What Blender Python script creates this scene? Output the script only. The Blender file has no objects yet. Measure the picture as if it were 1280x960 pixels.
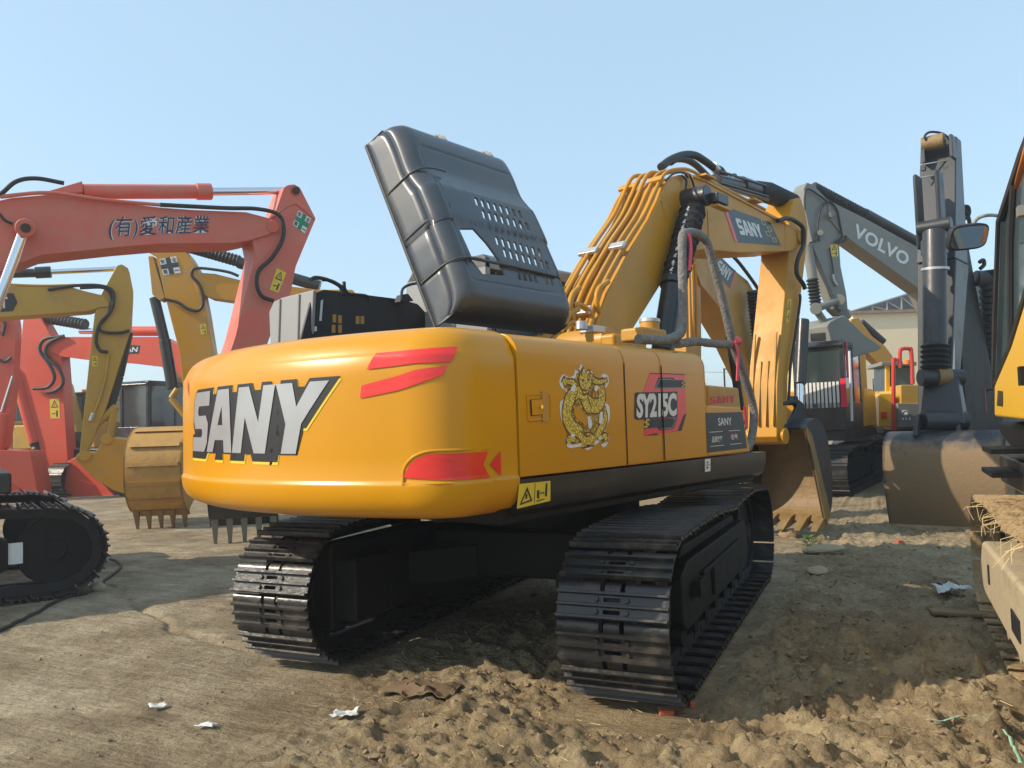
import bpy, bmesh, math, random
import numpy as np
from mathutils import Vector, Matrix
random.seed(4)
R = math.radians
scene = bpy.context.scene
COL = scene.collection

# ------------------------------------------------------------------ camera, sky, sun
CP = np.array([2.429, -6.112, 1.549]); YAW, PIT, ROL, FOC, SWING = -.431, .05, -.031, 994.658, .277
FW = np.array([math.sin(YAW)*math.cos(PIT), math.cos(YAW)*math.cos(PIT), math.sin(PIT)])
_r = np.array([math.cos(YAW), -math.sin(YAW), 0.]); _u = np.cross(_r, FW)
RT = math.cos(ROL)*_r + math.sin(ROL)*_u
UP = -math.sin(ROL)*_r + math.cos(ROL)*_u
cd = bpy.data.cameras.new('camera'); cam = bpy.data.objects.new('camera', cd); COL.objects.link(cam)
cam.matrix_world = Matrix(((RT[0], UP[0], -FW[0], CP[0]), (RT[1], UP[1], -FW[1], CP[1]), (RT[2], UP[2], -FW[2], CP[2]), (0, 0, 0, 1)))
cd.sensor_width = 36; cd.lens = 36*FOC/1280; cd.clip_end = 3000; cd.clip_start = .05
scene.camera = cam

SUN_DIR = Vector((-.80, -.60, 0)).normalized()          # towards the sun, horizontally
SUN_EL = R(33)
w = bpy.data.worlds.new('World'); scene.world = w; w.use_nodes = True
nt = w.node_tree
sky = nt.nodes.new('ShaderNodeTexSky'); sky.sky_type = 'NISHITA'; sky.sun_disc = False
sky.sun_elevation = SUN_EL; sky.sun_rotation = math.atan2(SUN_DIR.x, SUN_DIR.y)
sky.air_density = 1.0; sky.dust_density = .9; sky.ozone_density = 1.5; sky.altitude = 0
pale = nt.nodes.new('ShaderNodeMix'); pale.data_type = 'RGBA'; pale.inputs[0].default_value = .64; pale.inputs[7].default_value = (2.25, 3.2, 3.85, 1)   # thin bright haze in the air
nt.links.new(sky.outputs[0], pale.inputs[6]); nt.links.new(pale.outputs[2], nt.nodes['Background'].inputs[0])
nt.nodes['Background'].inputs[1].default_value = .15
sl = bpy.data.lights.new('sun', 'SUN'); so = bpy.data.objects.new('sun', sl); COL.objects.link(so)
sl.energy = 3.0; sl.angle = R(.6); sl.color = (1, .87, .70)
sd = Vector((SUN_DIR.x*math.cos(SUN_EL), SUN_DIR.y*math.cos(SUN_EL), math.sin(SUN_EL)))
so.rotation_euler = sd.to_track_quat('Z', 'Y').to_euler(); so.location = (0, 0, 30)
scene.view_settings.view_transform = 'Standard'; scene.view_settings.look = 'None'
scene.view_settings.exposure = .76; scene.view_settings.gamma = 1
scene.render.engine = 'CYCLES'

# ------------------------------------------------------------------ materials
def mat(name, col, rough=.5, metal=0, var=.15, vscale=3, dirt=None, damt=0, dscale=2.5, bump=0, bscale=40, coat=0, dlow=.52, spec=.5, trans=0, zdirt=None):
    m = bpy.data.materials.new(name); m.use_nodes = True
    t = m.node_tree; b = t.nodes['Principled BSDF']; L = t.links
    tc = t.nodes.new('ShaderNodeTexCoord')
    n = t.nodes.new('ShaderNodeTexNoise'); n.inputs['Scale'].default_value = vscale; n.inputs['Detail'].default_value = 6
    L.new(tc.outputs['Object'], n.inputs['Vector'])
    mx = t.nodes.new('ShaderNodeMix'); mx.data_type = 'RGBA'
    mx.inputs[6].default_value = [c*(1-var) for c in col]+[1]; mx.inputs[7].default_value = [min(1, c*(1+var)) for c in col]+[1]
    L.new(n.outputs['Fac'], mx.inputs[0]); out = mx.outputs[2]
    rsock = None
    if dirt:
        n2 = t.nodes.new('ShaderNodeTexNoise'); n2.inputs['Scale'].default_value = dscale; n2.inputs['Detail'].default_value = 8; n2.inputs['Roughness'].default_value = .65
        L.new(tc.outputs['Object'], n2.inputs['Vector'])
        mr = t.nodes.new('ShaderNodeMapRange'); mr.inputs['From Min'].default_value = dlow; mr.inputs['From Max'].default_value = dlow+.18; mr.inputs['To Max'].default_value = damt
        L.new(n2.outputs['Fac'], mr.inputs['Value']); fac = mr.outputs[0]
        if zdirt:       # mud rises from the ground: real dirt coverage by height
            sx = t.nodes.new('ShaderNodeSeparateXYZ'); g = t.nodes.new('ShaderNodeNewGeometry'); L.new(g.outputs['Position'], sx.inputs[0])
            nn = t.nodes.new('ShaderNodeMath'); nn.operation = 'MULTIPLY_ADD'; nn.inputs[1].default_value = -zdirt[1]
            L.new(n2.outputs['Fac'], nn.inputs[0]); L.new(sx.outputs[2], nn.inputs[2])
            mz = t.nodes.new('ShaderNodeMapRange'); mz.inputs['From Min'].default_value = zdirt[0]-zdirt[1]*.5+.08; mz.inputs['From Max'].default_value = zdirt[0]-zdirt[1]*.5-.08
            L.new(nn.outputs[0], mz.inputs['Value'])
            ma = t.nodes.new('ShaderNodeMath'); ma.operation = 'MAXIMUM'; L.new(fac, ma.inputs[0]); L.new(mz.outputs[0], ma.inputs[1]); fac = ma.outputs[0]
        m2 = t.nodes.new('ShaderNodeMix'); m2.data_type = 'RGBA'; L.new(fac, m2.inputs[0]); L.new(out, m2.inputs[6]); m2.inputs[7].default_value = list(dirt)+[1]
        out = m2.outputs[2]
        mrr = t.nodes.new('ShaderNodeMix'); mrr.data_type = 'FLOAT'; L.new(fac, mrr.inputs[0]); mrr.inputs[2].default_value = rough; mrr.inputs[3].default_value = .9
        L.new(mrr.outputs[0], b.inputs['Roughness']); rsock = 1
    L.new(out, b.inputs['Base Color'])
    if not rsock: b.inputs['Roughness'].default_value = rough
    b.inputs['Metallic'].default_value = metal
    b.inputs['Specular IOR Level'].default_value = spec
    b.inputs['Coat Weight'].default_value = coat; b.inputs['Coat Roughness'].default_value = .12
    if trans: b.inputs['Transmission Weight'].default_value = trans; b.inputs['IOR'].default_value = 1.1
    if bump:
        n3 = t.nodes.new('ShaderNodeTexNoise'); n3.inputs['Scale'].default_value = bscale; n3.inputs['Detail'].default_value = 6
        L.new(tc.outputs['Object'], n3.inputs['Vector'])
        bp = t.nodes.new('ShaderNodeBump'); bp.inputs['Strength'].default_value = bump; bp.inputs['Distance'].default_value = .02
        L.new(n3.outputs['Fac'], bp.inputs['Height']); L.new(bp.outputs[0], b.inputs['Normal'])
    return m
DUST = (.30, .22, .13)
M = {}
M['yellow'] = mat('amber_paint', (.63, .278, .002), .30, var=.06, vscale=1.5, dirt=(.46, .27, .05), damt=.22, dscale=1.3, coat=.14, spec=.35, bump=.05, bscale=3)
M['arm'] = mat('amber_arm_paint', (.56, .26, .010), .40, var=.08, vscale=2, dirt=(.42, .28, .12), damt=.5, dscale=1.6, dlow=.45, coat=.08, spec=.35, bump=.06, bscale=18)
M['catyellow'] = mat('dusty_yellow_paint', (.50, .29, .03), .45, var=.1, dirt=DUST, damt=.4, bump=.05)
M['salmon'] = mat('faded_salmon_paint', (.66, .135, .085), .42, var=.08, vscale=1.4, dirt=(.55, .25, .18), damt=.45, dlow=.4, bump=.05, bscale=20)
M['red'] = mat('red_orange_paint', (.70, .085, .035), .4, var=.1, dirt=(.45, .16, .09), damt=.35, bump=.05)
M['black'] = mat('black_paint', (.018, .018, .020), .35, var=.3, dirt=(.10, .08, .055), damt=.35, dscale=3, coat=.2, bump=.08)
M['shoe'] = mat('black_shoe_paint', (.020, .019, .018), .40, var=.35, vscale=9, dirt=(.13, .10, .065), damt=.5, dscale=7, dlow=.53, coat=.1, bump=.25, bscale=30)
M['rubber'] = mat('black_rubber', (.02, .02, .021), .55, var=.3, bump=.1)
M['hood'] = mat('charcoal_hood_paint', (.045, .054, .066), .36, var=.12, vscale=1.2, dirt=(.16, .14, .10), damt=.25, dscale=1.1, dlow=.45, coat=.35, bump=.1, bscale=2.5)
M['chassis'] = mat('black_chassis', (.007, .007, .007), .6, spec=.25, var=.3, dirt=(.03, .024, .017), damt=.4, dscale=3, bump=.2, bscale=12)
M['dark'] = mat('dark_inside', (.012, .012, .014), .6, var=.3, bump=.1)
M['grey'] = mat('grey_paint', (.28, .29, .29), .45, var=.08, dirt=(.3, .26, .2), damt=.3)
M['volvogrey'] = mat('slate_arm_paint', (.21, .21, .185), .45, var=.12, dirt=(.22, .19, .15), damt=.35, bump=.08)
M['darkarm'] = mat('dark_slate_paint', (.030, .032, .036), .42, var=.15, dirt=(.09, .08, .065), damt=.3, coat=.05, bump=.06)
M['chrome'] = mat('chrome_rod', (.75, .75, .76), .12, metal=1, var=.05)
M['steel'] = mat('zinc_clamp', (.55, .55, .54), .4, metal=.6, var=.1)
M['rust'] = mat('worn_bucket_steel', (.23, .145, .055), .55, var=.4, vscale=6, dirt=(.31, .21, .09), damt=.7, bump=.3, bscale=25)
M['bucketin'] = mat('bucket_inside', (.055, .045, .035), .6, var=.4, vscale=5, dirt=(.22, .14, .07), damt=.5, bump=.2)
M['mudbucket'] = mat('mud_caked_bucket', (.035, .036, .042), .4, var=.2, dirt=(.24, .165, .09), damt=.45, dscale=5, zdirt=(1.12, .5), bump=.35, bscale=25)
M['dustbucket'] = mat('dusty_ochre_bucket', (.48, .27, .06), .55, var=.2, vscale=6, dirt=(.30, .20, .12), damt=.7, dscale=4, bump=.25, bscale=20)
M['mudtrack'] = mat('mud_covered_steel', (.44, .31, .16), .9, var=.3, vscale=7, dirt=(.11, .08, .045), damt=.9, dscale=9, bump=.9, bscale=25)
M['mudframe'] = mat('mud_covered_frame', (.42, .34, .21), .85, var=.2, vscale=3, dirt=(.20, .16, .11), damt=.7, dscale=3, bump=.35, bscale=18)
M['foam'] = mat('grey_foam_wrap', (.21, .20, .19), .85, var=.5, vscale=30, dirt=(.10, .09, .08), damt=.6, dscale=25, bump=.8, bscale=60)
M['sleeve'] = mat('black_cloth_sleeve', (.016, .016, .018), .8, var=.4, vscale=12, bump=1.0, bscale=30)
M['glass'] = mat('cab_glass', (.10, .14, .15), .05, var=.2, spec=.8, coat=.6)
M['paleglass'] = mat('pale_cab_glass', (.035, .05, .05), .12, var=.1, spec=.8, coat=.5)
M['white'] = mat('white_sticker', (.75, .75, .74), .4, var=.05)
M['silver'] = mat('silver_lettering', (.42, .43, .44), .28, metal=.35, var=.18, vscale=5)
M['letters'] = mat('white_lettering', (.72, .72, .70), .4, var=.05)
M['redfilm'] = mat('red_reflective_film', (.80, .030, .022), .3, var=.06, vscale=6, coat=.3)
M['redtape'] = mat('red_ribbon', (.70, .02, .05), .5, var=.1)
M['warn'] = mat('yellow_warning_sticker', (.75, .55, .04), .4, var=.05)
def scale_mat(name, c0, c1, sc):
    m = mat(name, c1, .4); t = m.node_tree; v = t.nodes.new('ShaderNodeTexVoronoi'); v.feature = 'DISTANCE_TO_EDGE'; v.inputs['Scale'].default_value = sc
    tc = [n for n in t.nodes if n.type == 'TEX_COORD'][0]; t.links.new(tc.outputs['Object'], v.inputs['Vector'])
    r = t.nodes.new('ShaderNodeValToRGB'); r.color_ramp.elements[0].position = .03; r.color_ramp.elements[0].color = (*c0, 1); r.color_ramp.elements[1].position = .22; r.color_ramp.elements[1].color = (*c1, 1)
    t.links.new(v.outputs['Distance'], r.inputs[0]); t.links.new(r.outputs[0], t.nodes['Principled BSDF'].inputs['Base Color']); return m
M['gold'] = scale_mat('gold_scales_print', (.22, .09, .01), (.62, .44, .03), 42)
M['paler'] = scale_mat('pale_gold_print', (.36, .19, .02), (.86, .72, .10), 58)
M['ink'] = mat('black_ink', (.015, .015, .018), .4, var=.1)
M['navy'] = mat('navy_ink', (.02, .035, .09), .5, var=.1)
M['slateplate'] = mat('slate_badge', (.035, .05, .06), .3, var=.1)
M['green'] = mat('green_ink', (.0, .25, .11), .5, var=.1)
M['orange'] = mat('orange_beacon', (.75, .22, .02), .3, var=.1)
M['redrail'] = mat('red_rail_paint', (.60, .05, .03), .4, var=.1)
M['cream'] = mat('cream_wall_panels', (.72, .60, .40), .8, var=.06, vscale=.4)
M['roof'] = mat('dark_roof_sheet', (.06, .075, .085), .6, var=.2)
M['concrete'] = mat('concrete', (.36, .29, .18), .85, var=.2, bump=.3)
M['brick'] = mat('brick_red', (.42, .12, .06), .9, var=.25, bump=.4)
M['card'] = mat('wet_cardboard', (.17, .115, .062), .9, var=.2, vscale=5, bump=.3)
M['paper'] = mat('white_paper', (.62, .64, .62), .7, var=.1)
M['leaf'] = mat('weed_leaf', (.06, .14, .03), .6, var=.3)
M['tree'] = mat('far_foliage', (.07, .085, .05), .9, var=.4, vscale=.5)
M['strap'] = mat('pale_green_strap', (.30, .50, .34), .5, var=.1)
M['straw'] = mat('dry_straw', (.50, .38, .19), .8, var=.3)
M['clod'] = mat('mud_clod', (.27, .195, .11), .95, var=.35, vscale=9, bump=.6, bscale=35)
M['stone'] = mat('pale_stone', (.42, .38, .30), .9, var=.2, bump=.5)
M['stone2'] = None
M['mirror'] = mat('mirror_glass', (.7, .7, .7), .06, metal=1, var=.05)
M['wood'] = mat('brown_plank', (.24, .17, .09), .85, var=.3, bump=.3)

# ------------------------------------------------------------------ mesh builder
class MB:
    def __init__(s): s.v = []; s.f = []
    def add(s, vs, fs):
        n = len(s.v); s.v += [Vector(q) for q in vs]; s.f += [tuple(i+n for i in f) for f in fs]; return s
    def box(s, c, d, rot=None):
        cx, cy, cz = c; a, b, e = d[0]/2, d[1]/2, d[2]/2
        vs = [Vector((i*a, j*b, k*e)) for i in (-1, 1) for j in (-1, 1) for k in (-1, 1)]
        if rot is not None: vs = [rot @ q for q in vs]
        vs = [q+Vector(c) for q in vs]
        return s.add(vs, [(0, 1, 3, 2), (4, 6, 7, 5), (0, 4, 5, 1), (2, 3, 7, 6), (0, 2, 6, 4), (1, 5, 7, 3)])
    def prism(s, pts, vec):
        pts = [Vector(q) for q in pts]; vec = Vector(vec); n = len(pts)
        nr = Vector((0, 0, 0))
        for i in range(n):
            a, b = pts[i], pts[(i+1) % n]; nr += a.cross(b)
        if nr.dot(vec) > 0: pts = pts[::-1]
        vs = pts+[q+vec for q in pts]
        fs = [tuple(range(n)), tuple(range(2*n-1, n-1, -1))]
        fs += [(i+n, (i+1) % n+n, (i+1) % n, i) for i in range(n)]
        return s.add(vs, fs)
    def yz(s, poly, x0, x1):            # polygon in the y-z plane, extruded along x
        return s.prism([(x0, y, z) for y, z in poly], (x1-x0, 0, 0))
    def tube(s, pts, r, n=10, cap=True):
        pts = [Vector(q) for q in pts]; m = len(pts)
        rs = r if isinstance(r, (list, tuple)) else [r]*m
        t0 = (pts[1]-pts[0]).normalized(); a = t0.orthogonal().normalized()
        vs = []; prev = t0
        for i, q in enumerate(pts):
            t = ((pts[min(i+1, m-1)]-pts[max(i-1, 0)])).normalized() if m > 1 else t0
            qn = prev.rotation_difference(t); a = (qn @ a).normalized(); prev = t
            b = t.cross(a)
            for k in range(n):
                g = 2*math.pi*k/n; vs.append(q+(a*math.cos(g)+b*math.sin(g))*rs[i])
        fs = [(i*n+k, i*n+(k+1) % n, (i+1)*n+(k+1) % n, (i+1)*n+k) for i in range(m-1) for k in range(n)]
        if cap: fs += [tuple(range(n-1, -1, -1)), tuple(range((m-1)*n, m*n))]
        return s.add(vs, fs)
    def cyl(s, a, b, r, n=20): return s.tube([a, b], r, n)
    def bellows(s, a, b, r, k=16, amp=.25, n=14):
        a, b = Vector(a), Vector(b); pts = []; rs = []
        for i in range(2*k+1): pts.append(a.lerp(b, i/(2*k))); rs.append(r*(1 if i % 2 else 1-amp))
        return s.tube(pts, rs, n)
    def build(s, name, m, parent=None, bevel=0, seg=2, rot=0, smooth=40, label=None, mirror=None, loc=None):
        me = bpy.data.meshes.new(name); me.from_pydata(s.v, [], s.f); me.update()
        if smooth:
            bm = bmesh.new(); bm.from_mesh(me); bmesh.ops.recalc_face_normals(bm, faces=bm.faces); bm.to_mesh(me); bm.free()
        me.materials.append(m)
        if smooth:
            me.polygons.foreach_set('use_smooth', [True]*len(me.polygons)); me.set_sharp_from_angle(angle=R(smooth))
        o = bpy.data.objects.new(name, me); COL.objects.link(o)
        if parent is not None: o.parent = parent
        if rot: o.rotation_euler.z = rot
        if loc is not None: o.location = loc
        if bevel:
            b = o.modifiers.new('bevel', 'BEVEL'); b.width = bevel; b.segments = seg; b.limit_method = 'ANGLE'; b.angle_limit = R(35); b.harden_normals = True
        if label: o['label'] = label
        return o
def spl(pts, k=8):
    """smooth curve through points"""
    P = [Vector(q) for q in pts]; P = [P[0]*2-P[1]]+P+[P[-1]*2-P[-2]]; out = []
    for i in range(1, len(P)-2):
        for j in range(k):
            t = j/k; a, b, c, d = P[i-1:i+3]
            out.append(.5*((2*b)+(c-a)*t+(2*a-5*b+4*c-d)*t*t+(3*b-3*c+d-a)*t**3))
    out.append(P[-2]); return out
def thing(name, label, cat, loc=(0, 0, 0), rz=0, group=None):
    o = bpy.data.objects.new(name, None); COL.objects.link(o); o.location = loc; o.rotation_euler.z = rz
    o.empty_display_size = .3
    return tag(o, label, cat, group)
def tag(o, label, cat, group=None):
    o['label'] = label; o['category'] = cat
    if group: o['group'] = group
    return o
def struct(o, kind='structure', label=None, cat=None):
    o['kind'] = kind
    if label: o['label'] = label
    if cat: o['category'] = cat
    return o

# curve / text outlines turned into flat meshes ------------------------------------
def curve_mesh(cu):
    o = bpy.data.objects.new('tmp', cu); COL.objects.link(o)
    dg = bpy.context.evaluated_depsgraph_get(); dg.update()
    me = bpy.data.meshes.new_from_object(o.evaluated_get(dg))
    bpy.data.objects.remove(o); bpy.data.curves.remove(cu)
    vs = [Vector(v.co) for v in me.vertices]; fs = [tuple(p.vertices) for p in me.polygons]
    bpy.data.meshes.remove(me); return vs, fs
def text_shape(txt, offset=0, shear=0, space=1):
    cu = bpy.data.curves.new('tmp', 'FONT'); cu.body = txt; cu.offset = offset; cu.shear = shear; cu.space_character = space; cu.resolution_u = 3
    return curve_mesh(cu)
LET = {'S': [[(.14, 1), (1, 1), (1, .78), (.36, .78), (.30, .72), (.30, .64), (.36, .59), (.84, .59), (1, .46), (1, .14), (.86, 0), (0, 0), (0, .22), (.62, .22), (.69, .28), (.69, .34), (.62, .39), (.14, .39), (0, .52), (0, .88)]],
       'A': [[(0, 0), (.30, 1), (.70, 1), (1, 0), (.74, 0), (.68, .2), (.32, .2), (.26, 0)], [(.39, .42), (.5, .78), (.61, .42)]],
       'N': [[(0, 0), (0, 1), (.3, 1), (.72, .42), (.72, 1), (1, 1), (1, 0), (.7, 0), (.28, .58), (.28, 0)]],
       'Y': [[(0, 1), (.32, 1), (.5, .64), (.68, 1), (1, 1), (.65, .42), (.65, 0), (.35, 0), (.35, .42)]]}
def block_shape(word, offset=0, gap=.1, wd=None):
    cu = bpy.data.curves.new('tmp', 'CURVE'); cu.dimensions = '2D'; cu.fill_mode = 'BOTH'; cu.offset = offset
    x = 0
    for i, ch in enumerate(word):
        k = (wd or {}).get(ch, .85)
        for ring in LET[ch]:
            sp = cu.splines.new('POLY'); sp.points.add(len(ring)-1); sp.use_cyclic_u = True
            for q, (a, b) in zip(sp.points, ring): q.co = (x+a*k, b, 0, 1)
        x += k+gap
    return curve_mesh(cu), x-gap
def poly_shape(rings):
    cu = bpy.data.curves.new('tmp', 'CURVE'); cu.dimensions = '2D'; cu.fill_mode = 'BOTH'
    for ring in rings:
        sp = cu.splines.new('POLY'); sp.points.add(len(ring)-1); sp.use_cyclic_u = True
        for q, (a, b) in zip(sp.points, ring): q.co = (a, b, 0, 1)
    return curve_mesh(cu)
def refine(vs, fs, L):
    bm = bmesh.new(); bv = [bm.verts.new(v) for v in vs]
    for f in fs:
        try: bm.faces.new([bv[i] for i in f])
        except ValueError: pass
    for _ in range(7):
        e = [e for e in bm.edges if e.calc_length() > L]
        if not e: break
        bmesh.ops.subdivide_edges(bm, edges=e, cuts=1); bmesh.ops.triangulate(bm, faces=[f for f in bm.faces if len(f.verts) > 4])
    bm.verts.index_update()
    r = [v.co.copy() for v in bm.verts], [tuple(v.index for v in f.verts) for f in bm.faces]
    bm.free(); return r
def place(shape, fn, box=None, mb=None):
    """map a 2-d shape (normalised to box=(x0,x1,y0,y1)) through fn(u,v)->3-d"""
    vs, fs = shape; mb = mb or MB()
    if box is None:
        xs = [v.x for v in vs]; ys = [v.y for v in vs]; box = (min(xs), max(xs), min(ys), max(ys))
    x0, x1, y0, y1 = box
    mb.add([fn((v.x-x0)/(x1-x0), (v.y-y0)/(y1-y0)) for v in vs], fs); return mb
def quadfn(a, b, c, d, off=0):
    """corners: bottom-left, bottom-right, top-right, top-left (3-d); off lifts along the face normal"""
    a, b, c, d = map(Vector, (a, b, c, d)); n = (b-a).cross(d-a).normalized()*off
    return lambda u, v: (a.lerp(b, u)).lerp(d.lerp(c, u), v)+n
RECT = ([Vector((0, 0, 0)), Vector((1, 0, 0)), Vector((1, 1, 0)), Vector((0, 1, 0))], [(0, 1, 2, 3)])

# ------------------------------------------------------------------ rigs: a machine's own frame
def ray(px, py): return FW+(px-640)/FOC*RT-(py-480)/FOC*UP
def ground_at(px, depth):
    d = FW+(px-640)/FOC*RT; d = d/(d @ FW); P = CP+d*depth; return (float(P[0]), float(P[1]))
class Rig:
    def __init__(s, O, az): s.O = np.array([O[0], O[1], 0.]); s.az = az; s.s = np.array([math.cos(az), -math.sin(az), 0]); s.f = np.array([math.sin(az), math.cos(az), 0])
    def on(s, px, py, x):           # where the sight line of a pixel meets the machine's plane x
        d = ray(px, py); t = (x-(CP-s.O) @ s.s)/(d @ s.s); P = CP+t*d-s.O; return (float(P @ s.f), float(P[2]))
    def ony(s, px, py, y):
        d = ray(px, py); t = (y-(CP-s.O) @ s.f)/(d @ s.f); P = CP+t*d-s.O; return Vector((float(P @ s.s), y, float(P[2])))
    def p(s, px, py, x): y, z = s.on(px, py, x); return Vector((x, y, z))
    def poly(s, pts, x): return [s.on(a, b, x) for a, b in pts]
def slab(rig, pts, x0, x1): return MB().yz(rig.poly(pts, x0), x0, x1)
def sticker(name, parent, m, fn, shape=RECT, rot=0, box=(0, 1, 0, 1), label=None):
    return place(shape, fn, box).build(name, m, parent, rot=rot, smooth=0, label=label)
def warning_label(parent, fn, rot=0):
    """small yellow warning sticker with a triangle and a figure"""
    o = sticker('warning_sticker', parent, M['warn'], lambda u, v: fn(u, v, 0), rot=rot)
    mk = MB()
    f2 = lambda u, v: fn(u, v, .002)
    place(poly_shape([[(.12, .55), (.5, .95), (.88, .55)], [(.26, .60), (.5, .86), (.74, .60)]]), f2, (0, 1, 0, 1), mk)
    place(poly_shape([[(.47, .63), (.53, .63), (.53, .76), (.47, .76)]]), f2, (0, 1, 0, 1), mk)
    place(poly_shape([[(.62, .08), (.78, .08), (.8, .4), (.62, .4)], [(.2, .2), (.55, .24), (.55, .29), (.2, .25)]]), f2, (0, 1, 0, 1), mk)
    mk.build('pictogram', M['ink'], o, smooth=0); return o

# ------------------------------------------------------------------ tracks
def track_path(r=.42, zc=.47, yb=-1.72, yf=1.72, zf=.45, top=.90, sag=.04):
    P = []
    for i in range(9): a = R(-90-20*i); P.append((yb+r*math.cos(a)*1, zc+r*math.sin(a)))
    P = [(yb+r*math.cos(R(-90-180*i/16)), zc+r*math.sin(R(-90-180*i/16))) for i in range(17)]
    P += [(yb*.62, top+.005), (yb*.3, top-.005), (0, top-sag), (yf*.3, top-.005), (yf*.62, top-.0)]
    P += [(yf+r*math.cos(R(90-180*i/16)), zf+(r-.01)*math.sin(R(90-180*i/16))) for i in range(17)]
    b = zc-r
    P += [(yf*.8, b), (0, b), (yb*.8, b)]
    return P
def resample(P, n):
    P = P+[P[0]]; L = [0]
    for a, b in zip(P, P[1:]): L.append(L[-1]+math.hypot(b[0]-a[0], b[1]-a[1]))
    out = []
    for i in range(n):
        d = L[-1]*i/n; k = max(j for j in range(len(L)) if L[j] <= d+1e-9); k = min(k, len(P)-2)
        t = (d-L[k])/(L[k+1]-L[k]+1e-9); out.append((P[k][0]+(P[k+1][0]-P[k][0])*t, P[k][1]+(P[k+1][1]-P[k][1])*t))
    return out, L[-1]/n
def shoe_mesh(mb, T, w, pitch, detail=True):
    """triple-grouser plate; local u = along the chain, v = outward"""
    def bx(x0, x1, u0, u1, v0, v1): 
        vs = [T(x, u, v) for x in (x0, x1) for u in (u0, u1) for v in (v0, v1)]
        mb.add(vs, [(0, 1, 3, 2), (4, 6, 7, 5), (0, 4, 5, 1), (2, 3, 7, 6), (0, 2, 6, 4), (1, 5, 7, 3)])
    h = pitch*.5
    if detail:
        s = .046; e = .011          # two valleys, each with a slot and two bolts
        for uc in (-.062, .0):
            bx(-w/2, -s, uc-.0305, uc+.0305, 0, .012); bx(s, w/2, uc-.0305, uc+.0305, 0, .012)
            bx(-s, s, uc-.0305, uc-e, 0, .012); bx(-s, s, uc+e, uc+.0305, 0, .012)
            for bxx in (-.082, .082):
                c = [T(bxx+.015*math.cos(R(45*k)), uc+.015*math.sin(R(45*k)), .012) for k in range(8)]
                d = [T(bxx+.012*math.cos(R(45*k)), uc+.012*math.sin(R(45*k)), .024) for k in range(8)]
                mb.add(c+d, [tuple(range(8, 16))]+[(k, (k+1) % 8, (k+1) % 8+8, k+8) for k in range(8)])
        # rolled leading edge
        for x0, x1 in ((-w/2, -.068), (-.042, .042), (.068, w/2)):
            arc = [(.031, .012), (.052, .014), (.070, .012), (.086, .004), (.094, -.008), (.094, -.02), (.080, -.012), (.060, -.002), (.031, .0)]
            vs = [T(x, u, v) for x in (x0, x1) for u, v in arc]; n_ = len(arc); mb.add(vs, [tuple(range(n_)), tuple(range(2*n_-1, n_-1, -1))]+[(q, q+n_, (q+1) % n_+n_, (q+1) % n_) for q in range(n_)])
    else: bx(-w/2, w/2, -h*.93, h*.98, 0, .012)
    for u, hh in ((-.0925, .038), (-.031, .034), (.032, .038)) if detail else ((-h*.8, .036), (h*.4, .03)):
        vs = [T(x, u+du, v) for x in (-w/2, w/2) for du, v in ((-.010, .012), (.012, .012), (.007, hh), (-.005, hh))]
        mb.add(vs, [(0, 3, 2, 1), (4, 5, 6, 7), (0, 1, 5, 4), (1, 2, 6, 5), (2, 3, 7, 6), (3, 0, 4, 7)])
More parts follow.
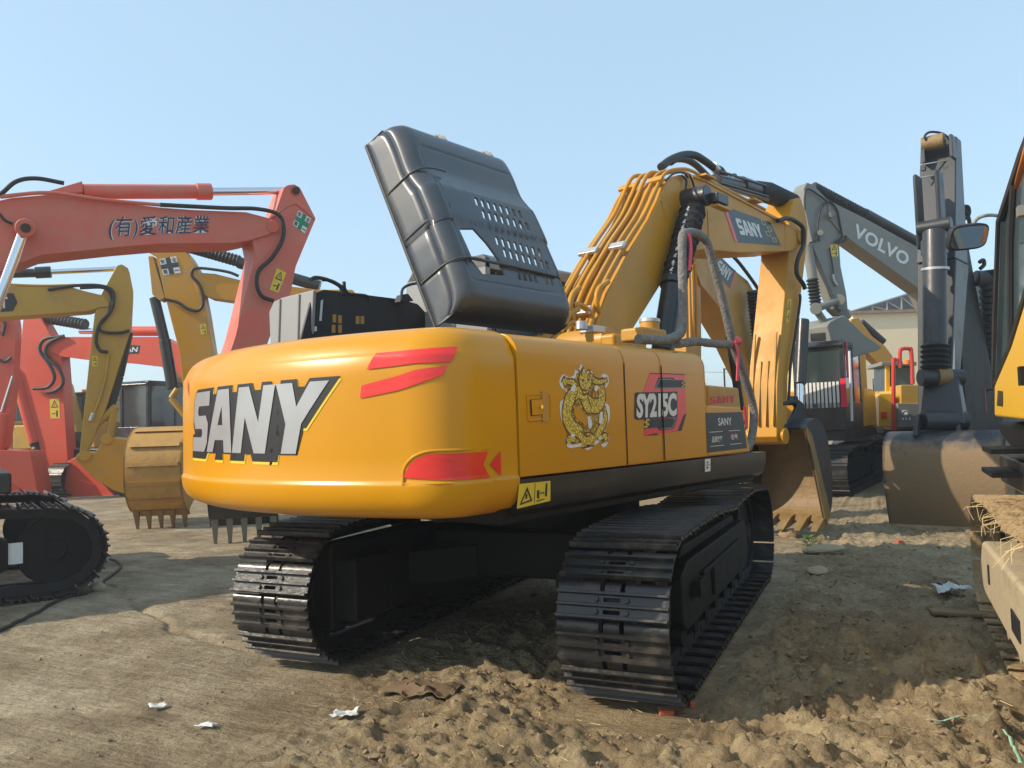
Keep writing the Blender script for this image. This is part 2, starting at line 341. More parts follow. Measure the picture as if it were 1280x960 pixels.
def build_track(parent, xc, w=.6, n=47, mshoe=None, mframe=None, mchain=None, rot=0, detail=True, side=1, individual=True, path=None, mcover=None):
    mshoe = mshoe or M['shoe']; mframe = mframe or M['chassis']; mchain = mchain or M['dark']
    P, pitch = resample(path or track_path(), n)
    # chain: a closed band of links inside the shoes
    ch = MB()
    for dx in (-.085, .085):
        ring = []
        for i in range(n):
            a, b = P[i], P[(i+1) % n]; ty, tz = (P[(i+1) % n][0]-P[i-1][0]), (P[(i+1) % n][1]-P[i-1][1]); l = math.hypot(ty, tz); ty /= l; tz /= l
            ny, nz = tz, -ty       # outward for this orientation is flipped below
            cy, cz = 0, .47
            out = (ny, nz)
            if (a[0]*0+ny*(a[0]/2)+nz*(a[1]-.47)) < 0: out = (-ny, -nz)
            ring.append((a, out))
        vs = []; fs = []
        for i, (a, o) in enumerate(ring):
            for x in (xc+dx-.025, xc+dx+.025):
                for d in (-.002, -.095): vs.append((x, a[0]+o[0]*d, a[1]+o[1]*d))
        for i in range(n):
            j = (i+1) % n; q = [4*i, 4*i+1, 4*i+3, 4*i+2]; p = [4*j, 4*j+1, 4*j+3, 4*j+2]
            for k in range(4): fs.append((q[k], q[(k+1) % 4], p[(k+1) % 4], p[k]))
        ch.add(vs, fs)
    for i in range(n):
        a, o = ring[i]; y, z = a[0]-o[0]*.045, a[1]-o[1]*.045
        ch.cyl((xc-.115, y, z), (xc+.115, y, z), .028, 8)
    chain = ch.build('track_chain', mchain, parent, rot=rot, smooth=0)
    # shoes
    if individual:
        proto = None
        for i in range(n):
            a, o = ring[i]
            if proto is None:
                m0 = MB(); shoe_mesh(m0, lambda x, u, v: Vector((x, u, v)), w, pitch, detail)
                proto = m0.build('track_shoe', mshoe, chain, smooth=30); s = proto
            else:
                s = proto.copy(); COL.objects.link(s); s.parent = chain
            ty, tz = o[1], -o[0]
            s.matrix_local = Matrix(((1, 0, 0, xc), (0, ty, o[0], a[0]), (0, tz, o[1], a[1]), (0, 0, 0, 1)))
    else:
        m0 = MB()
        for i in range(n):
            a, o = ring[i]; ty, tz = o[1], -o[0]
            shoe_mesh(m0, lambda x, u, v: Vector((xc+x, a[0]+ty*u+o[0]*v, a[1]+tz*u+o[1]*v)), w, pitch, detail)
        m0.build('track_shoes', mshoe, chain, smooth=30)
    # frame
    f = MB(); x0 = xc-.17; x1 = xc+.17
    f.yz([(-1.28, .30), (-1.15, .24), (1.15, .24), (1.32, .32), (1.32, .58), (1.15, .64), (-1.10, .66), (-1.28, .58)], x0, x1)
    f.yz([(-1.05, .66), (1.05, .64), (.95, .71), (-.95, .73)], x0+.06, x1-.06)
    fr = f.build('track_frame', mframe, parent, bevel=.015, rot=rot)
    if detail:
        g = MB(); g.box((xc+side*.185, 0, .52), (.03, 1.5, .03)); g.box((xc+side*.182, -.1, .40), (.024, .55, .2)); g.box((xc+side*.20, -.95, .47), (.06, .16, .1))
        g.build('guard_rail', mcover or mframe, fr, bevel=.006)
        for yy in (-.55, .55): MB().cyl((xc-.11, yy, .80), (xc+.11, yy, .80), .065, 16).build('carrier_roller', mframe, parent, rot=rot)
        for k in range(7):
            MB().cyl((xc-.13, -1.1+k*.366, .21), (xc+.13, -1.1+k*.366, .21), .085, 18).build('track_roller', mframe, parent, rot=rot)
    sp = MB().cyl((xc-.05, -1.72, .47), (xc+.05, -1.72, .47), .30, 24)
    for k in range(21):
        a = 2*math.pi*k/21; sp.box((xc, -1.72+.325*math.cos(a), .47+.325*math.sin(a)), (.07, .06, .06), Matrix.Rotation(a, 3, 'X'))
    sp = sp.build('sprocket', mframe, parent, rot=rot)
    MB().cyl((xc-.14, -1.72, .47), (xc+.16, -1.72, .47), .21, 24).build('drive_cover', mframe, sp, bevel=.02)
    idl = MB().cyl((xc-.08, 1.72, .45), (xc+.08, 1.72, .45), .34, 28).build('idler', mframe, parent, rot=rot, bevel=.01)
    MB().cyl((xc-.13, 1.72, .45), (xc+.13, 1.72, .45), .10, 16).build('hub', mframe, idl, bevel=.01)
    return chain

# ------------------------------------------------------------------ bucket
BP = [(-.12, .10), (.30, .22), (.72, .17), (1.05, -.08), (1.22, -.42), (1.12, -.78), (.86, -1.0), (.50, -1.10)]
def bucket(parent, pin, ang=0, bp=None, width=1.15, sc=1, mo=None, mi=None, ml=None, flip=False, rot=0, xc=0, teeth=5, inner=None, ribs=0, label=None, tooth_m=None):
    """pin: (y,z) of the stick pin; the mouth looks to -y at ang 0 (to +y when flipped)"""
    mo = mo or M['black']; mi = mi or M['bucketin']; sg = -1 if flip else 1
    def T(q):
        a = R(ang); y, z = q[0]*sc, q[1]*sc; y, z = y*math.cos(a)-z*math.sin(a), y*math.sin(a)+z*math.cos(a); return (pin[0]+sg*y, pin[1]+z)
    prof = [(v.x, v.y) for v in spl([(a, b, 0) for a, b in (bp or BP)], 4)]
    inn = []
    for i, q in enumerate(prof):
        a, b = prof[max(i-1, 0)], prof[min(i+1, len(prof)-1)]; ty, tz = b[0]-a[0], b[1]-a[1]; l = math.hypot(ty, tz); inn.append((q[0]+(tz/l)*.035, q[1]-(ty/l)*.035))
    h = width/2
    sh = MB(); ring = [T(q) for q in prof]+[T(q) for q in inn[::-1]]
    n = len(prof)
    for i in range(n-1):            # the curved shell as one thick strip
        a, b, c, d = T(prof[i]), T(prof[i+1]), T(inn[i+1]), T(inn[i])
        vs = [(x, *q) for x in (xc-h, xc+h) for q in (a, b, c, d)]
        sh.add(vs, [(0, 1, 5, 4)] if sg > 0 else [(0, 4, 5, 1)]); 
    e0, e1 = T(prof[0]), T(inn[0]); f0, f1 = T(prof[-1]), T(inn[-1])
    sh.add([(x, *q) for x in (xc-h, xc+h) for q in (e0, e1)], [(0, 2, 3, 1)])
    shell = sh.build('bucket', mo, parent, rot=rot, smooth=50, label=label)
    inm = MB()
    for i in range(n-1):
        c, d = T(inn[i+1]), T(inn[i])
        inm.add([(x, *q) for x in (xc-h+.02, xc+h-.02) for q in (c, d)], [(0, 1, 3, 2)])
    inm.build('bucket_lining', mi, shell, smooth=50)
    for sx in (-1, 1):
        sp = MB(); sp.yz([T(q) for q in prof], xc+sx*(h-.025), xc+sx*h); sp.build('side_plate', mo, shell, bevel=.004)
        cs = MB(); a, b = T(prof[0]), T(prof[-1]); c, d = T((.10, .02)), T((.62, -1.0))
        cs.yz([a, b, d, c], xc+sx*(h-.03), xc+sx*(h+.012)); cs.build('side_cutter', ml or mo, shell, bevel=.004)
    # lip and teeth
    tl = T(prof[-1]); tk = T((prof[-1][0]-.16, prof[-1][1]-.035)); tb = T((prof[-1][0]+.1, prof[-1][1]+.03)); tu = T((prof[-1][0]+.09, prof[-1][1]+.09)); tl2 = T((prof[-1][0], prof[-1][1]+.045))
    lp = MB(); lp.yz([tb, tl, tl2, tu], xc-h, xc+h); lp.build('cutting_edge', ml or mo, shell, bevel=.004)
    t0 = T((prof[-1][0]+.10, prof[-1][1]+.10)); t1 = T((prof[-1][0]-.05, prof[-1][1]+.075)); t2 = T((prof[-1][0]-.26, prof[-1][1]-.055)); t3 = T((prof[-1][0]-.25, prof[-1][1]-.075)); t4 = T((prof[-1][0]-.02, prof[-1][1]-.035)); t5 = T((prof[-1][0]+.1, prof[-1][1]-.0))
    for k in range(teeth):
        x = xc-h+.06+(width-.12)*k/(teeth-1)
        tm = MB(); vs = []
        pr = [t0, t1, t2, t3, t4, t5]; wd = [.062, .062, .040, .040, .062, .062]
        for sx in (-1, 1): vs += [(x+sx*w_*sc, *q) for q, w_ in zip(pr, wd)]
        tm.add(vs, [tuple(range(6)), tuple(range(11, 5, -1))]+[(i, i+6, (i+1) % 6+6, (i+1) % 6) for i in range(6)])
        tm.build('tooth', tooth_m or ml or mo, shell, bevel=.006)
    # ears carrying the pins
    for sx in (-.22, .22):
        er = MB(); er.yz([T(q) for q in ((-.16, .14), (-.10, -.0), (.05, .12), (.6, .18), (.50, .34), (.42, .40), (.33, .34), (.08, .2), (0, .2), (-.12, .22))][:0] or [T((-.13, .06)), T((0, -.08)), T((.12, .1)), T((.7, .16)), (T((.52, .40))), T((.40, .44)), T((.30, .34)), T((.08, .18)), T((-.08, .14))], xc+sx-.02, xc+sx+.02); er.build('ear', mo, shell, bevel=.006)
    if ribs:
        rb = MB()
        for k in range(ribs):
            i = int(2+(n-4)*k/(ribs-1)); a, b = T(prof[i]), T(prof[min(i+1, n-1)])
            o = MB(); q0 = Vector((0, *a)); q1 = Vector((0, *b)); t = (q1-q0).normalized(); nn = Vector((0, t.z, -t.y))*(-sg); cc = q0+nn*-.0
            rb.prism([(xc-h+.04, *(q0-nn*.0).yz), (xc-h+.04, *(q0+t*.06).yz), (xc-h+.04, *(q0+t*.05+nn*.02).yz), (xc-h+.04, *(q0+t*.01+nn*.02).yz)], (width-.08, 0, 0))
        rb.build('wear_strips', mo, shell)
    T2 = T((.42, .36))
    return shell, T2
# ================================================================== THE MAIN EXCAVATOR
main = thing('excavator', 'large amber excavator in the middle, charcoal hood raised, dragon sticker on its side', 'excavator', (0, 0, 0), 0)
SW = -SWING; RG = Rig((0, 0), SWING)
def B(mb, name, m, parent=None, **k):      # a part of the slewing upper structure
    if parent is None: k.setdefault('rot', SW); parent = main
    return mb.build(name, m, parent, **k)
# --- undercarriage
build_track(main, 1.125, side=1); build_track(main, -1.125, side=-1)
u = MB()
u.prism([(-.75, -.75, .42), (.75, -.75, .42), (.75, .75, .42), (-.75, .75, .42)], (0, 0, .34))
for sx in (-1, 1):
    for sy in (-1, 1): u.prism([(sx*.55, sy*.30, .40), (sx*1.12, sy*.65, .34), (sx*1.12, sy*1.15, .34), (sx*.35, sy*.75, .40)], (0, 0, .26))
for sx in (-1, 1):      # travel motor housings and inner plates that close the frame behind
    u.prism([(sx*.86, -1.86, .24), (sx*1.0, -1.86, .24), (sx*1.0, -.6, .24), (sx*.80, -.6, .24)], (0, 0, .56)); u.box((sx*.80, -1.62, .50), (.22, .42, .40)); u.prism([(sx*.84, -.7, .14), (sx*.98, -.7, .14), (sx*.98, 1.5, .14), (sx*.84, 1.5, .14)], (0, 0, .58))
u.build('undercarriage_frame', M['chassis'], main, bevel=.02)
MB().cyl((0, 0, .74), (0, 0, 1.02), .66, 48).build('slewing_ring', M['chassis'], main)
# --- platform
g = MB()
def hull(x0, x1, y0, y1, z0, z1): return [(x0, y0, z0), (x1, y0, z0), (x1, y1, z0), (x0, y1, z0)], (0, 0, z1-z0)
g.prism(*hull(-1.28, 1.28, -2.15, .95, 1.03, 1.24))
B(g, 'platform', M['chassis'], bevel=.01)
sk = MB()      # rounded skirt beam along the right side
sk.prism([(1.355, -2.07, 1.262), (1.352, -2.07, 1.18), (1.33, -2.07, 1.10), (1.27, -2.07, 1.06), (1.15, -2.07, 1.06), (1.15, -2.07, 1.262)], (0, 3.08, 0))
sk.prism([(-1.355, -2.07, 1.262), (-1.352, -2.07, 1.18), (-1.33, -2.07, 1.10), (-1.27, -2.07, 1.06), (-1.15, -2.07, 1.06), (-1.15, -2.07, 1.262)], (0, 3.38, 0))
SKT = B(sk, 'side_skirt', M['black'])
sticker('small_sticker', SKT, M['white'], quadfn(*[Vector((1.3575, *RG.on(a, b, 1.357))) for a, b in ((881, 590), (888, 589), (888, 573), (881, 574))]))
o = place(poly_shape([[(.3, .2), (.7, .3), (.3, .42)], [(.15, .48), (.85, .48), (.85, .54), (.15, .54)], [(.3, .62), (.7, .7), (.35, .8)]]), quadfn(*[Vector((1.3575, *RG.on(a, b, 1.357))) for a, b in ((881, 590), (888, 589), (888, 573), (881, 574))], off=.002), (0, 1, 0, 1)).build('pictogram', M['ink'], SKT, smooth=0)
q = [Vector((1.358, *RG.on(a, b, 1.358))) for a, b in ((646, 636), (688, 626), (688, 601), (649, 605))]
wl = sticker('warning_sticker', SKT, M['warn'], quadfn(*q))
place(poly_shape([[(.06, .12), (.25, .85), (.44, .2)], [(.12, .2), (.25, .68), (.38, .26)]]), quadfn(*q, off=.002), (0, 1, 0, 1)).build('pictogram', M['ink'], wl, smooth=0)
place(poly_shape([[(.49, .06), (.505, .06), (.505, .96), (.49, .96)], [(.22, .34), (.27, .34), (.27, .55), (.22, .55)], [(.82, .3), (.88, .25), (.9, .9), (.84, .9)], [(.57, .3), (.64, .2), (.64, .62), (.57, .62)], [(.66, .44), (.8, .44), (.8, .5), (.66, .5)], [(.56, .1), (.8, .14), (.8, .19), (.56, .15)]]), quadfn(*q, off=.002), (0, 1, 0, 1)).build('pictogram', M['ink'], wl, smooth=0)

# --- counterweight: outline in plan, pulled in by d(z)
def cw_outline():
    P = [(1.355, -2.075), (1.355, -2.2), (1.353, -2.30)]
    a, b, c = Vector((1.353, -2.30)), Vector((1.345, -2.56)), Vector((1.06, -2.645))
    for i in range(1, 13): t = i/12; P.append(tuple(a*(1-t)**2+b*2*t*(1-t)+c*t*t))
    n = 36
    for i in range(1, n): x = 1.06-2.12*i/n; P.append((x, .02-math.sqrt(2.868**2-x*x)))
    for q in list(P[:15])[::-1]: P.append((-q[0], q[1]))
    return P
CWP = cw_outline(); NCW = len(CWP)
CWN = []
for i in range(NCW):
    a, b = Vector(CWP[max(i-1, 0)]), Vector(CWP[min(i+1, NCW-1)]); t = (b-a).normalized(); CWN.append(Vector((-t.y, t.x)) if False else Vector((t.y, -t.x))*-1)
for i in range(NCW):
    if CWN[i].dot(Vector((CWP[i][0], CWP[i][1]+1.6))) < 0: CWN[i] = -CWN[i]
PROF = [(1.085, .30), (1.086, .20), (1.095, .12), (1.115, .07), (1.15, .03), (1.20, .008), (1.262, 0), (1.272, .001), (1.280, .008), (1.295, .012), (1.4, .012), (1.6, .012), (1.8, .014), (1.90, .018), (1.912, .026), (1.93, .034), (1.965, .050), (2.0, .075), (2.028, .11), (2.045, .155), (2.052, .21)]
def cw_d(z):
    for (z0, d0), (z1, d1) in zip(PROF, PROF[1:]):
        if z0 <= z <= z1: return d0+(d1-d0)*(z-z0)/(z1-z0)
    return 0
def cw_pt(s, z, off=0):
    """s: 0 (right seam) .. 1 (left seam) by outline index"""
    f = max(0, min(.99999, s))*(NCW-1); i = int(f); t = f-i
    q = Vector(CWP[i]).lerp(Vector(CWP[i+1]), t); n = CWN[i].lerp(CWN[i+1], t).normalized(); d = cw_d(z)-off
    # the side faces stay flush: pull-in of the ends only through the shoulder/bottom
    return Vector((q.x-n.x*d, q.y-n.y*d, z))
cwm = MB(); vs = []; fs = []
for z, d in PROF:
    for i in range(NCW):
        q = CWP[i]; n = CWN[i]; vs.append((q[0]-n.x*d, q[1]-n.y*d, z))
for k in range(len(PROF)-1):
    for i in range(NCW-1): fs.append((k*NCW+i, k*NCW+i+1, (k+1)*NCW+i+1, (k+1)*NCW+i))
fs.append(tuple(range(NCW-1, -1, -1))); fs.append(tuple((len(PROF)-1)*NCW+i for i in range(NCW)))
fs.append(tuple([k*NCW for k in range(len(PROF))])); fs.append(tuple([k*NCW+NCW-1 for k in range(len(PROF)-1, -1, -1)]))
cwm.add(vs, fs); CW = B(cwm, 'counterweight', M['yellow'], smooth=50)
# sight line -> (s, z) on the counterweight
def prj(P):
    c, s_ = math.cos(SWING), math.sin(SWING); W = np.array([P[0]*c+P[1]*s_, -P[0]*s_+P[1]*c, P[2]])-CP
    z = W @ FW; return 640+FOC*(W @ RT)/z, 480-FOC*(W @ UP)/z
_g = []
for i in range(0, 401):
    for j in range(0, 60):
        s_ = i/400; z_ = 1.1+.93*j/59; P = cw_pt(s_, z_); 
        if s_ < .86: _g.append((s_, z_, *prj(P)))
_g = np.array(_g)
def cw_inv(px, py):
    k = np.argmin((_g[:, 2]-px)**2+(_g[:, 3]-py)**2); return _g[k, 0], _g[k, 1]
def cwquad(bl, br, tr, tl, off=.003):
    A, Bq, C, D = [Vector((*cw_inv(*q), 0)) for q in (bl, br, tr, tl)]
    return lambda u, v: cw_pt(*(A.lerp(Bq, u)).lerp(D.lerp(C, u), v).xy, off)
def cwpoly(name, m, pts, off=.006, parent=None):
    P = [cw_inv(*q) for q in pts]; vs, fs = poly_shape([P]); vs, fs = refine(vs, fs, .02)
    return MB().add([cw_pt(v.x, v.y, off) for v in vs], fs).build(name, m, parent or CW, smooth=60)
# logo on the tail: silver block letters on a black backing with a yellow edge
wd = {'S': .80, 'A': 1.0, 'N': .98, 'Y': 1.08}
LG = ((238, 566), (397, 566), (417, 477), (244, 489))
fnq = lambda off: cwquad((243, 563), (392, 565), (411, 478), (246, 492), off)
(sh, wtot) = block_shape('SANY', 0, .05, wd); bx_ = (0, wtot, 0, 1)
for nm, m, of, off, dx, dy in (('logo_edge', 'warn', .105, .0025, .012, -.075), ('logo_backing', 'ink', .10, .0045, .005, -.035), ('logo_letters', 'silver', .012, .008, 0, 0)):
    (s_, _) = block_shape('SANY', of, .05, wd); v_, f_ = refine(*s_, .12)
    fn = fnq(off); place((v_, f_), (lambda fn, dx, dy: lambda u, v: fn(u+dx, v+dy))(fn, dx, dy), bx_).build(nm, M[m], CW, smooth=60)
v_, f_ = refine(*poly_shape([[(.02, -.03), (1.0*wtot-.35, -.03), (wtot-.25, .95), (.06, .95)]]), .12)
place((v_, f_), fnq(.004), bx_).build('logo_backing', M['ink'], CW, smooth=60)
cwpoly('reflective_strip', M['redfilm'], [(459, 462), (472, 443), (572, 432), (563, 452), (520, 456)])
cwpoly('reflective_strip', M['redfilm'], [(451, 497), (452, 480), (520, 462), (560, 458), (552, 470), (500, 487)])
cwpoly('reflective_strip', M['redfilm'], [(505, 599), (513, 582), (522, 573), (537, 569), (609, 566), (603, 582), (612, 596), (560, 599)])
cwpoly('reflective_strip', M['redfilm'], [(612, 581), (624, 564), (625, 594)])
cwpoly('reflective_strip', M['redfilm'], [(235, 485), (238, 470), (237, 498)])
# recess lip round the lower reflector
A = [cw_inv(*q) for q in ((503, 604), (505, 590), (511, 577), (522, 569), (540, 565), (575, 563), (612, 561))]
B(MB().tube(spl([cw_pt(a, b, -.001) for a, b in A], 5), .008, 8), 'recess_lip', M['yellow'], CW)
A = [cw_inv(*q) for q in ((503, 604), (560, 604), (620, 600))]
B(MB().tube(spl([cw_pt(a, b, -.003) for a, b in A], 5), .009, 8), 'recess_lip', M['yellow'], CW)
for a in ((508, 402.),): 
    y_, z_ = 0, 0
B(MB().cyl((-.05, -2.1, 2.05), (-.05, -2.1, 2.075), .16, 32), 'lifting_cap', M['yellow'], CW, bevel=.006)

# --- right side doors: one profile swept along y
SP = [(1.30, 1.272), (1.352, 1.272), (1.355, 1.30), (1.355, 1.86)]+[(1.355-.13+.13*math.cos(R(a)), 1.90+.13*math.sin(R(a))) for a in range(8, 91, 12)]+[(.95, 2.05), (.95, 2.0), (1.2, 2.0), (1.30, 1.9)]
def side_panel(y0, y1, name='side_door', front=False):
    m = MB().prism([(x, y0, z) for x, z in SP], (0, y1-y0, 0)); return B(m, name, M['yellow'], bevel=.006, smooth=50)
y1 = RG.on(782, 520, 1.355)[0]; y2 = RG.on(828, 520, 1.355)[0]
D1 = side_panel(-2.065, y1-.004); D2 = side_panel(y1+.004, y2-.004); D3 = side_panel(y2+.004, .0)
e = MB()      # rounded front end of the side box
e.prism([(x, 0, z) for x, z in SP], (0, .012, 0)); B(e, 'door_edge', M['yellow'], D3)
inner = MB().box((1.13, -1.03, 1.62), (.3, 2.06, .72)); B(inner, 'side_box', M['dark'])
inner = MB().prism([(-1.25, -2.1, 1.24), (.98, -2.1, 1.24), (.98, -.35, 1.24), (-1.25, -.35, 1.24)], (0, 0, .62)); B(inner, 'engine_bay', M['dark'])
B(MB().box((.15, -.30, 1.62), (2.3, .06, .78)), 'bulkhead', M['dark'])
B(MB().box((.45, -1.2, 1.86), (.9, 1.3, .22)), 'engine', M['dark'], bevel=.05)
lt = MB().prism([(-x, -2.065, z) for x, z in SP], (0, 1.6, 0)); B(lt, 'side_door', M['yellow'], bevel=.006, smooth=50)
# latch on the rear door
hq = [Vector((1.355, *RG.on(a, b, 1.355))) for a, b in ((660, 526), (687, 523), (686, 492), (658, 494))]
HL = sticker('latch_plate', D1, M['yellow'], quadfn(*hq, off=.004))
fr = MB(); 
fn = quadfn(*hq, off=.004)
fr.tube([fn(0, 0), fn(1, 0), fn(1, 1), fn(0, 1), fn(0, 0)], .006, 8); B(fr, 'latch_frame', M['yellow'], HL)
fn2 = quadfn(*hq, off=.008)
sticker('latch_flap', HL, M['yellow'], lambda u, v: fn2(.12+.5*u, .2+.6*v)+Vector((.006, 0, 0)))
gap = MB(); gap.tube([fn2(.12, .2), fn2(.62, .2), fn2(.62, .8), fn2(.12, .8), fn2(.12, .2)], .003, 6); B(gap, 'latch_gap', M['dark'], HL)
B(MB().box(tuple(fn2(.74, .5)), (.012, .05, .16)), 'latch_recess', M['arm'], HL)
B(MB().cyl(fn2(.5, .5), fn2(.5, .5)+Vector((.018, 0, 0)), .011, 12), 'lock', M['chrome'], HL)

# --- generic red-gold dragon-shaped ornament sticker: outline white, coils in gold
dq = [Vector((1.356, *RG.on(a, b, 1.356))) for a, b in ((700, 566), (762, 560), (762, 452), (700, 456))]
fD = lambda off: quadfn(*dq, off=off)
out = [(.40, 1.0), (.47, .93), (.62, .90), (.66, .84), (.78, .80), (.84, .86), (.95, .84), (.98, .76), (.92, .70), (.84, .70), (.88, .60), (.92, .52), (.99, .48), (1.0, .34), (.93, .26), (.90, .20), (.98, .12), (.93, .03), (.84, .02), (.78, .08), (.62, .02), (.52, .0), (.42, .05), (.20, .04), (.12, .08), (.10, .17), (.20, .20), (.22, .26), (.10, .30), (.03, .36), (.0, .46), (.0, .58), (.12, .62), (.10, .70), (.03, .73), (-.02, .80), (.03, .88), (.11, .88), (.16, .85), (.26, .87), (.28, .93), (.34, .92)]
def smooth2(pts, k=3): return [(v.x, v.y) for v in spl([(a, b, 0) for a, b in pts+[pts[0]]], k)][:-1]
DR = sticker('dragon_sticker', D1, M['white'], fD(.001), poly_shape([smooth2(out, 2)]))
def strip(path, wds):
    P = spl([(a, b, 0) for a, b in path], 6); n = len(P); L = []; Rr = []
    for i, q in enumerate(P):
        t = (P[min(i+1, n-1)]-P[max(i-1, 0)]).normalized(); k = i/(n-1)*(len(wds)-1); j = min(int(k), len(wds)-2); wv = wds[j]+(wds[j+1]-wds[j])*(k-j)
        nn = Vector((-t.y, t.x, 0))*wv; L.append(q+nn*.62); Rr.append(q-nn*.62)
    return [(v.x, v.y) for v in L+Rr[::-1]]
gin = [(.5+(x_-.5)*.86, .5+(y_-.5)*.92) for x_, y_ in out]
mane = sticker('dragon_mane', DR, M['gold'], fD(.0012), poly_shape([smooth2(gin, 2)]))
DRB = mat('dark_brown_ink', (.13, .045, .01), .5)
strips = (([(.70, .15), (.80, .22), (.90, .34), (.90, .44)], [.06, .09, .07, .02]), ([(.40, .10), (.55, .12), (.68, .10)], [.10, .12, .08]),
          ([(.34, .26), (.30, .34), (.20, .30)], [.05, .06, .03]), ([(.46, .62), (.34, .67), (.20, .62), (.13, .50), (.14, .38), (.22, .28), (.36, .22), (.44, .14)], [.07, .11, .13, .13, .13, .13, .11, .07]),
          ([(.74, .77), (.80, .70), (.83, .60), (.78, .51), (.66, .50), (.56, .54), (.46, .62)], [.05, .09, .11, .12, .13, .12, .09]),
          ([(.46, .60), (.52, .50), (.60, .44)], [.10, .09, .05]), ([(.07, .77), (.11, .84)], [.08, .07]), ([(.90, .75), (.89, .81)], [.06, .05]), ([(.16, .09), (.17, .15), (.28, .13)], [.06, .06, .04]), ([(.91, .07), (.90, .14), (.80, .13)], [.05, .05, .04]),
          ([(.12, .80), (.22, .79), (.30, .74)], [.03, .05, .05]), ([(.64, .80), (.76, .77), (.88, .78)], [.05, .04, .03]))
for k_, (path, wds) in enumerate(strips):
    place(poly_shape([strip(path, [w_+.030 for w_ in wds])]), fD(.0016+.0002*k_), (0, 1, 0, 1)).build('coil_outline', DRB, mane, smooth=0)
    place(poly_shape([strip(path, wds)]), fD(.0017+.0002*k_), (0, 1, 0, 1)).build('coil', M['paler'], mane, smooth=0)
head = [(.36, .74), (.33, .82), (.36, .88), (.33, .94), (.40, .90), (.43, .97), (.47, .91), (.56, .93), (.60, .88), (.66, .86), (.60, .80), (.62, .74), (.56, .70), (.54, .64), (.44, .63), (.41, .69)]
place(poly_shape([head]), fD(.0046), (0, 1, 0, 1)).build('head_outline', DRB, mane, smooth=0)
place(poly_shape([[(.485+(x_-.485)*.86, .79+(y_-.79)*.88) for x_, y_ in head]]), fD(.0048), (0, 1, 0, 1)).build('head', M['paler'], mane, smooth=0)
for ring in ([(.20, .73), (.27, .77), (.28, .69), (.19, .69)], [(.70, .74), (.75, .71), (.70, .66), (.66, .70)], [(.78, .42), (.84, .42), (.83, .30), (.76, .30)], [(.20, .21), (.27, .20), (.27, .17), (.20, .17)], [(.74, .12), (.80, .16), (.80, .10)], [(.52, .38), (.58, .38), (.62, .28), (.55, .24)]): place(poly_shape([smooth2(ring, 2)]), fD(.0042), (0, 1, 0, 1)).build('dragon_white', M['white'], DR, smooth=0)
DRI = mat('dark_red_ink', (.16, .03, .01), .5)
for path, wd_ in (([(.41, .80), (.45, .81)], .016), ([(.52, .81), (.56, .80)], .016), ([(.42, .70), (.48, .68), (.54, .70)], .012), ([(.38, .90), (.42, .85)], .010), ([(.58, .89), (.54, .84)], .010), ([(.34, .70), (.28, .60), (.30, .52)], .007), ([(.62, .70), (.68, .64), (.66, .58)], .007), ([(.40, .22), (.50, .16), (.62, .18)], .010), ([(.50, .06), (.58, .05)], .012), ([(.06, .84), (.10, .88)], .008), ([(.87, .80), (.93, .82)], .008)):
    place(poly_shape([strip(path, [wd_, wd_*1.6, wd_*.4])]), fD(.0052), (0, 1, 0, 1)).build('dragon_line', DRI, mane, smooth=0)
for ring in ([(.26, .50), (.26, .42), (.33, .35), (.42, .32), (.50, .28), (.52, .36), (.46, .42), (.36, .50)], [(.62, .61), (.66, .59), (.71, .62), (.70, .67), (.64, .67)]):
    place(poly_shape([smooth2(ring, 2)]), fD(.0044), (0, 1, 0, 1)).build('gap_in_print', M['yellow'], DR, smooth=0)

# --- model plate graphic
mq = [Vector((1.356, *RG.on(a, b, 1.356))) for a, b in ((792, 546), (859, 541), (858, 466), (794, 466))]
fM = lambda off: quadfn(*mq, off=off)
RS = sticker('model_badge', D3, M['redfilm'], fM(.001), poly_shape([[(.27, 1), (.96, .98), (.99, .32), (.88, .04), (.18, .0), (.18, .20), (.5, .3), (.15, .70)]]))
for nm, m, off, rings in (('badge_panel', 'ink', .002, [[(.43, .92), (.72, .92), (.76, .88), (.96, .88), (.96, .74), (.35, .74)], [(.02, .69), (.80, .69), (.80, .26), (.04, .26), (.0, .3), (.0, .66)], [(.18, .26), (.80, .27), (.72, .08), (.46, .07), (.4, .12), (.18, .11)], [(.18, .0), (.4, .03), (.44, -.0)], [(.27, 1), (.27, .985), (.96, .965), (.96, .98)], [(.99, .32), (.88, .04), (.8, .04), (.93, .3)]]),
                          ('badge_lines', 'grey', .003, [[(.45, .90), (.70, .90), (.74, .86), (.735, .86), (.695, .885), (.46, .885), (.38, .76), (.96, .755), (.96, .74), (.355, .745)], [(.70, .25), (.77, .25), (.70, .09), (.47, .09), (.47, .10), (.69, .105), (.755, .235), (.70, .24)]]),
                          ('badge_checks', 'warn', .003, [[(.18+.03*i+.03*(j % 2), .13+.035*j), (.205+.03*i+.03*(j % 2), .13+.035*j), (.205+.03*i+.03*(j % 2)-.008, .16+.035*j), (.18+.03*i+.03*(j % 2)-.008, .16+.035*j)] for i in range(2) for j in range(4)]+[[(.90+.03*(j % 2), .76+.03*j), (.925+.03*(j % 2), .76+.03*j), (.92+.03*(j % 2), .785+.03*j), (.895+.03*(j % 2), .785+.03*j)] for j in range(4)])):
    for rg_ in (rings if nm == 'badge_checks' else [rings]): place(poly_shape([rg_] if nm == 'badge_checks' else rg_), fM(off), (0, 1, 0, 1)).build('badge_check' if nm == 'badge_checks' else nm, M[m], RS, smooth=0)
place(text_shape('SY215C', .045, 0, .92), lambda u, v: fM(.004)(.03+.75*u, .285+.385*v)).build('lettering', M['letters'], RS, smooth=0)
